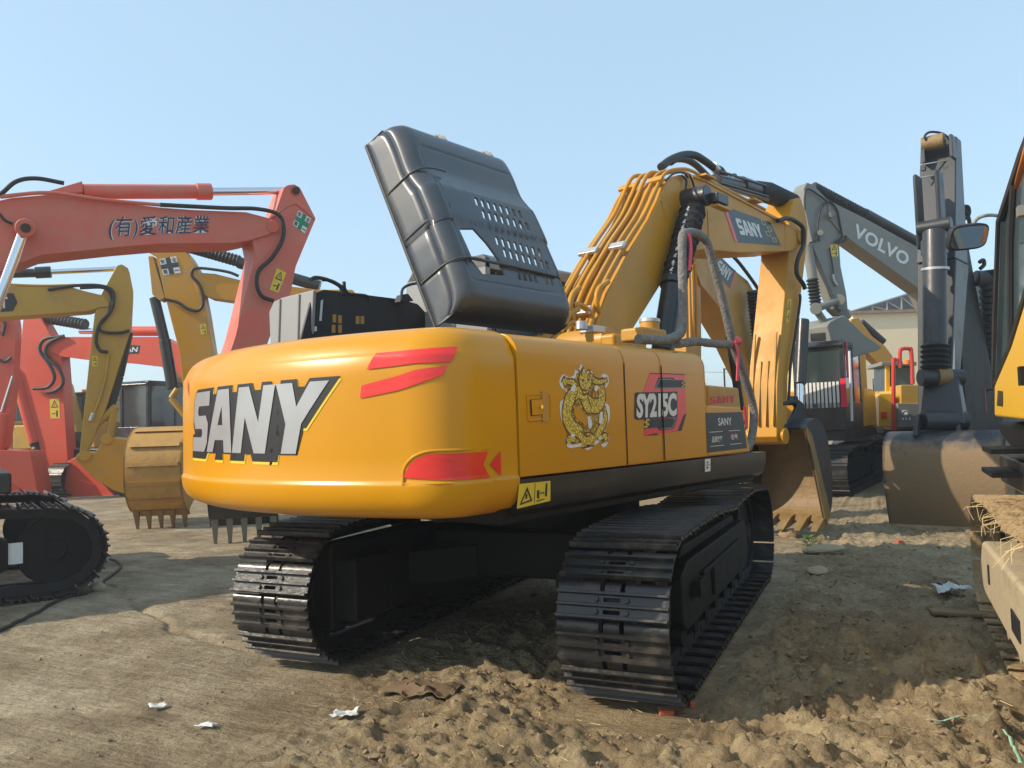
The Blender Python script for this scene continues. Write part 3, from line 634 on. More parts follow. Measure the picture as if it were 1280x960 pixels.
gp = MB(); gp.tube([Vector((1.3615, y2, 1.28)), Vector((1.3615, y2, 1.9))], .0035, 6); B(gp, 'door_gap', M['dark'], D3)
gp = MB(); gp.tube([Vector((1.3585, y1, 1.28)), Vector((1.3585, y1, 1.9))], .003, 6); B(gp, 'door_gap', M['dark'], D2)

# --- tool box / step with black plate, fuel tank top, small yellow box
tp = [RG.on(a, b, 1.355) for a, b in ((880, 571), (880, 509), (926, 511), (938, 565))]
tb = MB().yz([(.015, 1.272), (.015, tp[1][1]+.012), (tp[2][0], tp[2][1]+.012), (tp[3][0]+.01, 1.272)], .85, 1.355); TBX = B(tb, 'tool_box', M['yellow'], bevel=.012)
pq = [Vector((1.357, *RG.on(a, b, 1.357))) for a, b in ((884, 566), (934, 560), (928, 515), (882, 516))]
PL = sticker('step_plate', TBX, M['ink'], quadfn(*pq))
fP = quadfn(*pq, off=.002)
place(text_shape('SANY', .02), lambda u, v: fP(.30+.36*u, .66+.20*v)).build('lettering', M['letters'], PL, smooth=0)
ln = MB()
for v in (.50, .14):
    for a, b in ((.07, .40), (.56, .86)): place(RECT, (lambda a, b, v: lambda x, y: fP(a+(b-a)*x, v+.015*y))(a, b, v), (0, 1, 0, 1), ln)
ln.build('badge_lines', M['letters'], PL, smooth=0)
place(text_shape('品质改变', .02), lambda u, v: fP(.12+.26*u, .24+.16*v)).build('lettering', M['letters'], PL, smooth=0)
place(text_shape('世界', .02), lambda u, v: fP(.60+.18*u, .26+.15*v)).build('lettering', M['letters'], PL, smooth=0)
place(RECT, lambda u, v: fP(.56+.18*u, .32+.03*v), (0, 1, 0, 1)).build('badge_lines', M['redtape'], PL, smooth=0)
ys, zs = RG.on(886, 512, .95); ye, ze = RG.on(925, 484, .95)
b2 = MB().yz([(ys, zs-.05), (ys, ze+.01), (ye-.02, ze-.005), (ye+.02, zs-.05)], .35, .95); SB = B(b2, 'urea_tank', M['arm'], bevel=.02)
sq = [Vector((.953, *RG.on(a, b, .953))) for a, b in ((888, 505), (919, 503), (918, 494), (888, 496))]
(v_, f_), wt = block_shape('SANY', .0, .12); place((v_, f_), quadfn(*sq), (0, wt, 0, 1)).build('lettering', M['redtape'], SB, smooth=0)
B(MB().cyl((.75, ys+.25, ze), (.75, ys+.25, ze+.04), .05, 16), 'filler_cap', M['arm'], SB)

# --- cab (behind the hood on the left side)
cb = MB(); CX0, CX1, CY0, CY1, CZ = -1.34, -.36, -.40, 1.35, 2.96
cb.prism([(CX0, CY0, 1.24), (CX1, CY0, 1.24), (CX1, CY0, CZ-.03), (CX1-.03, CY0, CZ), (CX0+.10, CY0, CZ), (CX0, CY0, CZ-.13)], (0, .06, 0))
cb.prism([(CX0, CY0, CZ-.12), (CX0+.12, CY0, CZ), (CX1-.03, CY0, CZ), (CX1, CY0, CZ-.03), (CX1, CY0, CZ-.12)], (0, CY1-CY0-.05, 0))
for x, y in ((CX0+.03, CY0+.7), (CX0+.03, CY1-.05), (CX1-.03, CY0+.7), (CX1-.03, CY1-.05)): cb.box((x, y, 2.05), (.07, .08, 1.64))
cb.box(((CX0+CX1)/2, (CY0+CY1)/2, 1.42), (CX1-CX0, CY1-CY0, .42))
CAB = B(cb, 'cab', M['grey'], bevel=.01)
for a in (((CX1-.01, CY0+.38, 2.2), (.01, .58, 1.1)), ((CX1-.01, CY0+1.2, 2.2), (.01, .86, 1.1)), ((CX0+.01, CY0+.38, 2.2), (.01, .58, 1.1)), ((CX0+.01, CY0+1.2, 2.2), (.01, .86, 1.1)), (((CX0+CX1)/2, CY1-.03, 2.2), (.86, .01, 1.1))):
    B(MB().box(*a), 'window', M['glass'], CAB)

# --- raised engine hood, hinged along the right side of the engine bay
HX, HZ, HY0, HY1, HL_, HPH, HD = .579, 2.143, -1.881, -.79, 1.311, 1.123, .312
def hp(t, d, y): return Vector((HX-math.cos(HPH)*t+math.sin(HPH)*d, y, HZ+math.sin(HPH)*t+math.cos(HPH)*d))
# outer skin height D over t (0 hinge .. L free edge), rounded at both ends, with steps
DP = [(0, .06), (.0, .18), (.03, .25), (.08, .29), (.16, .305), (.24, .31), (.30, .31), (.315, .325), (.56, .33), (.60, .345), (.82, .345), (.86, .335), (.93, .315), (1.0, .30), (1.08, .30), (1.18, .305), (1.29, .300), (1.36, .275), (1.39, .20), (1.40, .06), (1.40, 0)]
ny = 15; hv = []; hf = []
def endk(y, rr=.10):       # rounding toward the two y ends
    e = min(y-HY0, HY1-y); 
    return 0 if e >= rr else rr-math.sqrt(max(0, rr*rr-(rr-e)**2))
ysamp = [HY0+.10*(1-math.cos(R(a))) for a in (0, 18, 36, 54, 72, 90)]; ysamp += [HY0+.1+(HY1-HY0-.2)*i/24 for i in range(1, 24)]+[HY1-.10*(1-math.cos(R(a))) for a in (90, 72, 54, 36, 18, 0)]
DPs = [(v.x, v.y) for v in spl([(a, b, 0) for a, b in DP], 3)]
# the skin is built as a grid so that vents can be real holes
VENTS = []
def hood_uv(px, py, d=.335):      # sight line -> (t, y) on the skin plane
    dr = ray(px, py); c, s_ = math.cos(SWING), math.sin(SWING)
    loc = lambda v: np.array([v[0]*c-v[1]*s_, v[0]*s_+v[1]*c, v[2]])
    C, Dv = loc(CP), loc(dr); n = np.array([math.sin(HPH), 0, math.cos(HPH)]); P0 = np.array(hp(0, d, 0)); tt = ((P0-C) @ n)/(Dv @ n); P = C+tt*Dv
    e = np.array([-math.cos(HPH), 0, math.sin(HPH)]); return float((P-P0) @ e), float(P[1])
rows = []
for (x0, y0_, x1, y1_) in ((594, 254, 648, 270), (603, 270, 657, 285), (622, 301, 675, 316), (632, 316, 686, 332)):
    for k in range(8):
        f = k/7; rows.append((x0+(x1-x0)*f, y0_+(y1_-y0_)*f))
holes = [hood_uv(a, b) for a, b in rows]; holes = [(t, min(y, -.965)) for t, y in holes]
big = [hood_uv(a, b) for a, b in ((574, 286), (592, 286), (608, 303), (628, 330), (634, 342), (606, 340), (590, 320))]
for y_ in (-1.31, -1.255, -1.20, -1.145, -1.03, -.985): holes.append((.245, y_))
sk = MB()
for t, d in DPs:
    for y in ysamp:
        kk = endk(y); dd = d-kk if d > .2 else d; sk.v.append(hp(t, max(0, dd), y))
ny = len(ysamp)
TA, TB_ = .16, 1.18; YA, YB = HY0+.1, HY1-.1
def Dt(t):
    for (t0, d0), (t1, d1) in zip(DPs, DPs[1:]):
        if t0 <= t <= t1 and t1 > t0: return d0+(d1-d0)*(t-t0)/(t1-t0)
    return .3
for i in range(len(DPs)-1):
    tm_ = (DPs[i][0]+DPs[i+1][0])/2
    for j in range(ny-1):
        ym_ = (ysamp[j]+ysamp[j+1])/2
        if TA < tm_ < TB_ and YA < ym_ < YB: continue
        sk.f.append((i*ny+j, i*ny+j+1, (i+1)*ny+j+1, (i+1)*ny+j))
t_lo = [DPs[i][0] for i in range(len(DPs)-1) if TA < (DPs[i][0]+DPs[i+1][0])/2 < TB_][0]; t_hi = [DPs[i+1][0] for i in range(len(DPs)-1) if TA < (DPs[i][0]+DPs[i+1][0])/2 < TB_][-1]
SL = [(-.034, -.016), (-.028, -.022), (.028, -.012), (.034, -.004), (.034, .014), (.028, .018), (-.028, .008), (-.034, .002)]
rings = [[(t_lo, YA), (t_hi, YA), (t_hi, YB), (t_lo, YB)]]+[[(t+a, y+b) for a, b in SL] for t, y in holes]+[[(t, y) for t, y in big]]
print('hood rings', [(round(min(q[0] for q in r), 2), round(max(q[0] for q in r), 2), round(min(q[1] for q in r), 2), round(max(q[1] for q in r), 2)) for r in rings])
v_, f_ = refine(*poly_shape(rings), .025)
sk.add([hp(v.x, Dt(v.x), v.y) for v in v_], f_)
for j in (0, ny-1): # end walls down to the rim
    n0 = len(sk.v)
    for t, d in DPs: 
        y = ysamp[j]; kk = endk(y); dd = d-kk if d > .2 else d
        for q in range(5): sk.v.append(hp(min(max(t, .0), 1.40), max(0, dd)*(1-q/4), y+(-.012 if j == 0 else .012)*q/4)) if j == 0 else sk.v.append(hp(min(max(t, .0), 1.40), max(0, dd-min(dd, .07)*q/4), y+.003*q/4))
    for i in range(len(DPs)-1):
        for q in range(4): sk.f.append((n0+i*5+q, n0+i*5+q+1, n0+(i+1)*5+q+1, n0+(i+1)*5+q))
HOOD = B(sk, 'engine_hood', M['hood'], smooth=35)
md = HOOD.modifiers.new('thickness', 'SOLIDIFY'); md.thickness = .012; md.offset = 0
rim = MB()
rim.tube([hp(0, -.005, HY0-.012), hp(1.40, -.005, HY0-.012)], .014, 8); rim.tube([hp(1.40, -.005, HY0-.012), hp(1.40, -.005, HY1)], .014, 8); rim.tube([hp(.04, .20, HY1), hp(.2, .235, HY1), hp(1.30, .225, HY1)], .010, 8)
B(rim, 'rim_seal', M['rubber'], HOOD)
rb = MB()
for t, wd_ in ((.30, .009), (.62, .011), (.98, .009)):      # pressed ribs down the rear wall and over the corner
    for yy, sgn in ((HY0, 1),): rb.tube(spl([hp(t, .02, yy-.018), hp(t, .16, yy-.012), hp(t, .24, yy+.0), hp(t, .31, yy+.045), hp(t, .335, yy+.13), hp(t, .338, yy+.22)], 5), [wd_*.7]*26, 8)
B(rb, 'pressed_ribs', M['hood'], HOOD)
rb = MB(); 
for t in (.30, .585): rb.tube(spl([hp(t, .328, HY0+.12), hp(t, .330, -1.36), hp(t-.01, .328, HY1-.12)], 6), .011, 8)
B(rb, 'pressed_ribs', M['hood'], HOOD)
for (px, py) in ((553, 168), (612, 190)):
    t, y = hood_uv(px, py, .25); lt = MB(); t = 1.385
    lt.add([], []); c0 = hp(t, .20, y)
    for dx in (-.022, .022): lt.prism([hp(t-.02, .26, y+dx), hp(t+.07, .24, y+dx), hp(t+.10, .19, y+dx), hp(t+.02, .14, y+dx), hp(t-.02, .14, y+dx)], (0, .006, 0))
    lt.cyl(hp(t+.06, .21, y-.04), hp(t+.06, .21, y+.04), .014, 10); lt.box(tuple(hp(t+.02, .21, y)), (.07, .09, .03))
    B(lt, 'latch', M['steel'] if False else M['volvogrey'], HOOD, bevel=.003)
B(MB().tube(spl([hp(.5, .02, -1.1), (.35, -1.1, 2.25), (.3, -1.1, 1.95)], 4), .012, 8), 'stay_rod', M['black'], HOOD)
B(MB().box((.60, -1.36, 2.08), (.1, .9, .09)), 'hinge', M['black'], HOOD, bevel=.01)

# --- left cover, opened to the left: sun on the rear wall put into its pale grey, dark inside with vents
lc = MB(); X1 = -1.10; ya, yb = -1.60, -.33
za = RG.ony(390, 362, ya)
def lp(px, py, x): return RG.p(px, py, x)
inn = [RG.on(a, b, X1) for a, b in ((372, 440), (391, 368), (405, 362), (500, 374), (522, 380), (533, 392), (536, 440))]
def cover_faces():
    m = MB(); m.yz(inn, X1, X1-.02); return m
LC = B(cover_faces(), 'engine_cover', M['dark'])
y0c = inn[1][0]; lw = MB()
bl, tl_, tr_, br = RG.ony(338, 440, y0c-.02), RG.ony(336, 378, y0c-.02), RG.ony(392, 362, y0c-.02), RG.ony(388, 440, y0c-.02)
lw.prism([bl, RG.ony(336, 390, y0c-.02), RG.ony(342, 377, y0c-.02), RG.ony(352, 372, y0c-.02), tr_, br], (0, .03, 0)); LW = B(lw, 'rear_wall', M['grey'], LC, bevel=.01)
rbm = MB()
for px in (350, 374): a, b = RG.ony(px, 374 if px < 360 else 368, y0c-.025), RG.ony(px-2, 438, y0c-.025); rbm.tube([a, b], .010, 8)
B(rbm, 'pressed_ribs', M['grey'], LW)
tpw = MB(); zt = inn[2][1]; tpw.prism([(X1-.02, inn[2][0], inn[2][1]), (X1-.40, inn[2][0], inn[2][1]-.05), (X1-.40, inn[4][0], inn[4][1]-.05), (X1-.02, inn[4][0], inn[4][1])], (0, 0, -.02)); B(tpw, 'top_wall', M['dark'], LC)
for px, py in ((418, 398), (425, 399), (417, 411), (425, 411), (447, 400), (453, 400)):
    sticker('vent', LC, M['arm'], quadfn(*[Vector((X1+.003, *RG.on(a, b, X1+.003))) for a, b in ((px-2.3, py+5), (px+2.3, py+5), (px+2.3, py-5), (px-2.3, py-5))]))
sticker('small_sticker', LC, M['white'], quadfn(*[Vector((X1+.003, *RG.on(a, b, X1+.003))) for a, b in ((393, 414), (396, 414), (396, 408), (393, 408))]))
sticker('wear_plate', LC, M['steel'], quadfn(*[Vector((X1+.003, *RG.on(a, b, X1+.003))) for a, b in ((399, 401), (402, 401), (404, 374), (401, 376))]))
hs = MB(); hs.tube(spl([RG.p(a, b, X1) for a, b in ((388, 350), (395, 347), (410, 350), (425, 358), (428, 368))], 5), .016, 8)
hs.tube(spl([RG.p(a, b, X1) for a, b in ((403, 350), (415, 351), (430, 360), (436, 367), (455, 369), (461, 372), (461, 378))], 5), .012, 8); hs.tube([RG.p(430, 352, X1), RG.p(431, 370, X1)], .014, 8)
B(hs, 'hose', M['rubber'], LC)
hs = MB(); hs.tube(spl([RG.p(a, b, X1+.1) for a, b in ((502, 375), (503, 362), (512, 356), (528, 353))], 5), .012, 8); B(hs, 'cable', M['rubber'], LC)
bk = MB(); bk.yz([RG.on(a, b, X1+.1) for a, b in ((500, 377), (504, 368), (510, 367), (517, 376))], X1+.1, X1+.02); B(bk, 'bracket', M['dark'], LC)

# --- boom
BX = .24; BW = .46
bp = [(735, 440), (744, 409), (760, 366), (790, 310), (813, 273), (825, 247), (831, 232), (839, 222), (850, 218), (866, 220), (882, 226), (930, 251), (981, 279), (996, 285), (1004, 294), (1003, 305), (996, 311), (985, 314), (925, 316), (880, 312), (868, 314), (858, 320), (829, 351), (786, 420), (770, 445)]
BO = B(slab(RG, bp, BX, BX-BW), 'boom', M['arm'], bevel=.012, smooth=30)
B(MB().cyl((-.4, *RG.on(735, 430, BX)), (.45, *RG.on(735, 430, BX)), .12, 20), 'boom_foot_pin', M['arm'])
wl_ = MB()
for a, b in (((826, 250), (840, 310)), ((884, 262), (886, 312))): wl_.tube([Vector((BX+.002, *RG.on(*a, BX))), Vector((BX+.002, *RG.on(*b, BX)))], .006, 6)
B(wl_, 'weld_seam', M['arm'], BO)
wl_ = MB()       # lighter casting collar near the tip
wl_.yz([RG.on(a, b, BX) for a, b in ((981, 279), (990, 283), (990, 313), (981, 314))], BX+.006, BX-BW-.006); B(wl_, 'tip_collar', M['arm'], BO, bevel=.004)
fr = MB()       # flange strip along the top edge
fr.prism([Vector((BX+.015, *RG.on(a, b, BX))) for a, b in ((866, 219), (882, 225), (981, 278), (981, 281), (882, 228), (866, 222))], (-BW-.03, 0, 0)); B(fr, 'flange', M['arm'], BO)
# badge
lq = [Vector((BX+.004, *RG.on(a, b, BX))) for a, b in ((921, 303), (976, 307), (963, 278), (906, 258))]
BD = sticker('boom_badge', BO, M['slateplate'], quadfn(*lq))
place(RECT, lambda u, v: quadfn(*lq, off=.001)(-.04+.06*u, v), (0, 1, 0, 1)).build('red_edge', M['redfilm'], BD, smooth=0)
fB = quadfn(*lq, off=.002)
(v_, f_), wt = block_shape('SANY', .015, .06, {'S': .8, 'A': .95, 'N': .9, 'Y': 1}); place((v_, f_), lambda u, v: fB(.13+.52*u, .25+.48*v), (0, wt, 0, 1)).build('lettering', M['letters'], BD, smooth=0)
for i, j in ((0, 0), (1, 1), (0, 2), (1, 3)):
    place(poly_shape([[(.74+.09*i, .78-.22*j), (.83+.09*i, .78-.22*j), (.85+.09*i, .98-.22*j), (.75+.09*i, .98-.22*j)], [(.755+.09*i, .80-.22*j), (.82+.09*i, .80-.22*j), (.835+.09*i, .96-.22*j), (.765+.09*i, .96-.22*j)]]), fB, (0, 1, 0, 1)).build('badge_check', M['warn'], BD, smooth=0)
B(MB().cyl((BX, *RG.on(1003-4, 297, BX)), (BX+.03, *RG.on(999, 297, BX)), .09, 24), 'boss', M['arm'], BO, bevel=.008)

# --- boom cylinder with cloth sleeve (right) and its twin on the left
for sx in (1, -1):
    X = BX+.14 if sx > 0 else BX-BW-.14
    cy = lambda px, py: (X, *RG.on(px, py, BX+.14))
    P0, P1, P2, P3 = Vector(cy(828, 440)), Vector(cy(841, 358)), Vector(cy(858, 300)), Vector(cy(868, 256))
    BC = B(MB().cyl(P0, P1, .105, 24), 'boom_cylinder', M['black'], bevel=.01)
    B(MB().tube([P1-(P1-P0)*.02, P1+(P2-P1)*.12], .125, 24), 'cylinder_head', M['black'], BC, bevel=.01)
    n = 30; pts = [P1.lerp(P3, .05+.9*i/n) for i in range(n+1)]; B(MB().tube(pts, [.115+.014*math.sin(i*2.3)+.008*random.random() for i in range(n+1)], 18), 'rod_sleeve', M['sleeve'], BC)
    ln = MB(); ln.tube([P0+Vector((.10, -.03, 0)), P1+Vector((.10, -.03, 0))], .018, 8); B(ln, 'cylinder_line', M['black'], BC)
    c = Vector((BX if sx > 0 else BX-BW, *RG.on(867, 248, BX+.1))); B(MB().cyl(c-Vector((.02*sx, 0, 0)), c+Vector((.26*sx, 0, 0)), .105, 28), 'pin_boss', M['black'], BO, bevel=.012)
# zig-zag lacing of the sleeve
lac = MB(); 
for i in range(26):
    f = i/25; q = P1.lerp(P3, .1+.8*f); q = Vector((BX+.14, q.y, q.z)); lac.tube([q+Vector((.0, -.125, .0)), q+Vector((.03, -.115, .03))], .008, 6)
B(lac, 'sleeve_lacing', M['white'], BO)
wlp = MB(); c = Vector((BX+.30, *RG.on(887, 252, BX+.2))); wlp.box(tuple(c), (.10, .24, .10)); WL = B(wlp, 'work_lamp', M['black'], BO, bevel=.012)
B(MB().box(tuple(c+Vector((0, .05, -.075))), (.08, .3, .02)), 'lamp_bracket', M['arm'], WL)
# --- pipes on the back of the boom
bk = [RG.on(a, b, BX) for a, b in ((741, 418), (760, 366), (790, 310), (813, 273), (825, 247), (839, 222))]
def off_back(i, d):
    a, b = bk[max(i-1, 0)], bk[min(i+1, len(bk)-1)]; ty, tz = b[0]-a[0], b[1]-a[1]; l = math.hypot(ty, tz); return (bk[i][0]-tz/l*d, bk[i][1]+ty/l*d)
for x, d, top in ((.20, .06, 'over'), (.12, .07, 'over'), (.03, .08, 'hose'), (-.06, .07, 'hose'), (-.145, .09, 'hose'), (-.215, .06, 'stop')):
    pts = [Vector((x, *off_back(i, d))) for i in range(len(bk))]
    pts[0] = pts[0]+Vector((random.uniform(-.03, .03), -.04, -.05))
    if top == 'over': pts += [Vector((x, *RG.on(a, b-3, BX))) for a, b in ((856, 213), (870, 216), (884, 224), (930, 248), (960, 264))]
    elif top == 'hose': pts[-1] = Vector((x, *off_back(5, d+.02))); pts += [Vector((x*.8, *RG.on(852, 211, BX))), Vector((x*.8, *RG.on(864, 208, BX)))]
    B(MB().tube(spl(pts, 6), .021 if top != 'over' else .018, 10), 'hydraulic_pipe', M['arm'], BO)
pp = MB(); pp.tube(spl([Vector((-.02, *off_back(i, .05))) for i in range(6)], 5), .010, 8); B(pp, 'cable', M['rubber'], BO)
pp = MB(); pp.tube(spl([Vector((-.10, *off_back(i, .045))) for i in range(6)], 5), .012, 8); B(pp, 'thin_pipe', M['steel'], BO)
for px, py in ((745, 396), (786, 316), (833, 233)):
    bi = RG.on(px, py, BX); k = min(range(len(bk)), key=lambda i: abs(bk[i][1]-bi[1])); a, b = bk[max(k-1, 0)], bk[min(k+1, len(bk)-1)]; ty, tz = b[0]-a[0], b[1]-a[1]; l = math.hypot(ty, tz); ang = math.atan2(tz, ty)
    for x0, x1 in ((.09, .24), (-.25, -.05)):
        c = Vector(((x0+x1)/2, bi[0]-tz/l*.095, bi[1]+ty/l*.095)); B(MB().box(tuple(c), (x1-x0, .075, .035), Matrix.Rotation(ang, 3, 'X')), 'pipe_clamp', M['steel'] if px < 830 else M['arm'], BO, bevel=.005)
        B(MB().box(tuple(c+Vector((0, tz/l*.06, -ty/l*.06))), (.06, .05, .09), Matrix.Rotation(ang, 3, 'X')), 'clamp_foot', M['arm'], BO)
# thick lower pipe bends and fittings by the boom foot
for pts, r_ in (([(716, 382), (724, 381), (735, 388), (740, 398), (736, 412)], .026), ([(705, 405), (712, 392), (722, 386)], .03), ([(760, 352), (748, 362), (746, 380), (750, 396), (744, 412)], .024), ([(702, 412), (716, 402), (722, 412)], .022), ([(724, 360), (716, 368), (712, 385), (716, 400)], .026)):
    B(MB().tube(spl([RG.p(a, b, .22) for a, b in pts], 5), r_, 10), 'hydraulic_pipe', M['arm'], BO)
B(MB().cyl(RG.p(727, 412, .6), RG.p(727, 402, .6), .045, 14), 'breather_cap', M['steel'])
B(MB().box(tuple(RG.p(741, 412, .6)), (.12, .16, .05)), 'valve_plate', M['steel'], bevel=.004)
vb = MB().box((.30, .30, 2.12), (.55, .5, .24)); B(vb, 'valve_block', M['arm'], bevel=.03)
fl = MB().cyl(RG.p(812, 422, .9), RG.p(812, 402, .9), .075, 24); FL = B(fl, 'oil_filter', M['arm'], bevel=.006); B(MB().cyl(RG.p(812, 404, .9), RG.p(812, 399, .9), .08, 24), 'filter_cap', M['steel'], FL, bevel=.006)
B(MB().box(tuple(RG.p(805, 420, .9)), (.2, .35, .1)), 'tank_top', M['arm'], bevel=.02)
# --- hoses arching over the boom top, arm cylinder
for pts, r_ in (([(826, 209), (838, 200), (853, 194), (868, 194), (882, 202), (893, 210), (901, 213), (906, 224), (910, 236)], .042), ([(838, 203), (846, 199), (858, 200), (868, 205), (876, 212), (886, 222)], .036), ([(893, 210), (902, 213), (908, 222), (911, 236)], .03), ([(910, 228), (914, 219), (920, 219), (918, 228), (913, 232)], .012)):
    B(MB().tube(spl([RG.p(a, b, .0) for a, b in pts], 5), r_, 12), 'hose', M['rubber'], BO)
B(MB().tube([RG.p(891, 207, 0), RG.p(896, 213, 0)], .05, 14), 'hose_clamp', M['steel'], BO)
for pts in (((852, 219), (858, 226), (857, 240), (862, 250)), ((862, 219), (866, 228), (870, 243)), ((832, 226), (842, 217), (854, 216), (860, 222))):
    B(MB().tube(spl([RG.p(a, b, BX+.03) for a, b in pts], 5), .011, 8), 'grease_line', M['rubber'], BO)
ac = MB().cyl(RG.p(893, 226, 0), RG.p(955, 240, 0), .085, 22); AC = B(ac, 'arm_cylinder', M['black'], bevel=.01)
B(MB().cyl(RG.p(925, 231, 0), RG.p(993, 255, 0), .105, 22), 'cylinder_barrel', M['black'], AC, bevel=.012)
B(MB().tube([RG.p(945, 238, 0), RG.p(960, 241, 0), RG.p(990, 253, 0)], [.12, .135, .12], 22), 'cylinder_sleeve', M['sleeve'], AC)
ln = MB()
for dz in (.11, -.02, -.06): ln.tube([RG.p(900, 226, .1)+Vector((0, 0, dz)), RG.p(960, 244, .1)+Vector((0, 0, dz))], .016, 8)
B(ln, 'cylinder_line', M['black'], AC)
for px, py in ((880, 222), (940, 252)): B(MB().box(tuple(RG.p(px, py, BX)), (.16, .22, .02)), 'pipe_bracket', M['arm'], BO)
# --- stick
SX = .19; SWD = .37
sp_ = [(983, 548), (974, 553), (971, 546), (972, 480), (973.5, 455), (986, 317), (984, 300), (990, 258), (994, 248), (1000, 247), (1006, 262), (1010, 285), (1008, 312), (1002, 363), (993, 426), (985, 470), (984, 520)]
ST = B(slab(RG, sp_, SX, SX-SWD), 'stick', M['arm'], bevel=.01, smooth=30)
rf = MB()
yb_, zb_ = RG.on(971, 546, SX); yt_, zt_ = RG.on(974, 440, SX)
for fx in (.12, .37, .62, .86):
    x = SX-SWD*fx; zt2 = zt_+(.25 if fx in (.12, .86) else -.1)
    rf.prism([(x-.012, yb_-.02, zb_+.14), (x+.012, yb_-.02, zb_+.14), (x+.012, yb_-.02+(yt_-yb_)*(zt2-zb_)/(zt_-zb_), zt2), (x-.012, yb_-.02+(yt_-yb_)*(zt2-zb_)/(zt_-zb_), zt2)], (0, .03, 0))
B(rf, 'stiffening_ribs', M['arm'], ST)
c = Vector((SX, *RG.on(977, 545, SX))); B(MB().cyl(c+Vector((-SWD-.06, 0, 0)), c+Vector((.06, 0, 0)), .10, 24), 'stick_tip_boss', M['arm'], ST, bevel=.01)
warning_label(ST, lambda u, v, o: quadfn(*[Vector((SX+.004, *RG.on(a, b, SX))) for a, b in ((982, 404), (986, 402), (989, 374), (984, 374))], off=o)(u, v))
hs = MB(); hs.tube(spl([RG.p(a, b, BX+.06) for a, b in ((972, 276), (984, 273), (995, 277), (1004, 286), (1004, 306), (997, 325), (996, 342), (1004, 355), (1006, 361))], 6), .028, 10); B(hs, 'hose', M['rubber'], ST)
hs = MB(); hs.tube(spl([RG.p(a, b, SX+.05) for a, b in ((1000, 368), (1000, 378), (994, 420), (988, 460), (986, 500))], 6), .018, 8); B(hs, 'hydraulic_pipe', M['rubber'], ST)
B(MB().tube(spl([RG.p(a, b, SX-SWD) for a, b in ((962, 322), (956, 330), (956, 345), (960, 352))], 5), .03, 8), 'hose', M['rubber'], ST)
# bucket cylinder on the front of the stick, link, bucket
P0, P1, P2 = [RG.p(a, b, .0) for a, b in ((1004, 400), (1000, 480), (1000, 535))]
BCY = B(MB().cyl(P0, P1, .08, 18), 'bucket_cylinder', M['black'], bevel=.008); B(MB().cyl(P1, P2, .045, 14), 'piston_rod', M['chrome'], BCY)
ub = Rig((0, 0), SWING); ny_, nz_ = RG.on(977, 548, SX)
up_ = thing  # (unused)
PB = (4.42, 1.30)
BPM = [(-.05, .10), (.25, .20), (.50, .15), (.68, -.08), (.76, -.42), (.74, -.78), (.64, -1.0), (.45, -1.12)]
BK, T2 = bucket(main, PB, ang=0, bp=BPM, xc=-.035, width=.95, sc=1.0, mo=M['darkarm'], mi=M['rust'], ml=M['rust'], rot=SW)
lk = MB()
for x in (-.16, .16): lk.tube([Vector((x, ny_+.1, nz_+.42)), Vector((x, ny_+.52, nz_+.46))], .04, 10); lk.tube([Vector((x, ny_+.52, nz_+.46)), Vector((x, *T2))], .045, 10)
lk.cyl((-.2, ny_+.52, nz_+.46), (.2, ny_+.52, nz_+.46), .06, 14)
B(lk, 'bucket_link', M['black'], bevel=.004)
# --- handrails wrapped in foam, red ribbons
HRX = 1.18
hr = MB(); hr.tube(spl([RG.p(a, b, HRX) for a, b in ((798, 424), (829, 425), (845, 420), (853, 408), (853, 350), (853, 298), (858, 291), (868, 291), (877, 296), (885, 307), (900, 362), (915, 425), (930, 470), (942, 512), (940, 545), (934, 563))], 6), [.032+.004*random.random() for _ in range(91)], 12)
HR = B(hr, 'handrail', M['foam'])
hr = MB(); hr.tube(spl([RG.p(a, b, HRX) for a, b in ((846, 430), (870, 427), (895, 430), (919, 431))], 6), [.030+.004*random.random() for _ in range(19)], 12); B(hr, 'handrail', M['foam'])
for pts in (((861, 292), (863, 310), (861, 338)), ((918, 428), (922, 445), (921, 476)), ((930, 508), (932, 525), (931, 534))):
    P = spl([RG.p(a, b, HRX+.04) for a, b in pts], 5)
    rbn = MB()
    for a, b in zip(P, P[1:]): rbn.prism([a+Vector((0, -.02, 0)), a+Vector((0, .025, 0)), b+Vector((0, .022, 0)), b+Vector((0, -.018, 0))], (.006, 0, 0))
    B(rbn, 'red_ribbon', M['redtape'], HR)
B(MB().tube([RG.p(914, 427, HRX), RG.p(922, 427, HRX)], .04, 10), 'red_tape_knot', M['redtape'], HR)
# black stay with hoses in front of the rail (far side of the step)
st_ = MB(); st_.tube([RG.p(912, 420, .9), RG.p(926, 512, .9)], .04, 10); B(st_, 'mirror_post', M['black'])
# ================================================================== GROUND
def vnoise(x, y, seed=0):
    xi = np.floor(x).astype(np.int64); yi = np.floor(y).astype(np.int64); xf = x-xi; yf = y-yi
    def h(a, b):
        n = (a*374761393+b*668265263+seed*144269504) & 0x7fffffff; n = ((n ^ (n >> 13))*127412617) & 0x7fffffff
        return ((n ^ (n >> 16)) & 0xffff)/65535.
    u = xf*xf*(3-2*xf); v = yf*yf*(3-2*yf)
    return (h(xi, yi)*(1-u)+h(xi+1, yi)*u)*(1-v)+(h(xi, yi+1)*(1-u)+h(xi+1, yi+1)*u)*v
def fbm(x, y, o=4, seed=0, g=.5):
    s = 0; a = 1; t = 0
    for k in range(o): s = s+a*vnoise(x*2**k+17*k, y*2**k-9*k, seed+k); t += a; a *= g
    return s/t
def sstep(a, b, x): t = np.clip((x-a)/(b-a), 0, 1); return t*t*(3-2*t)
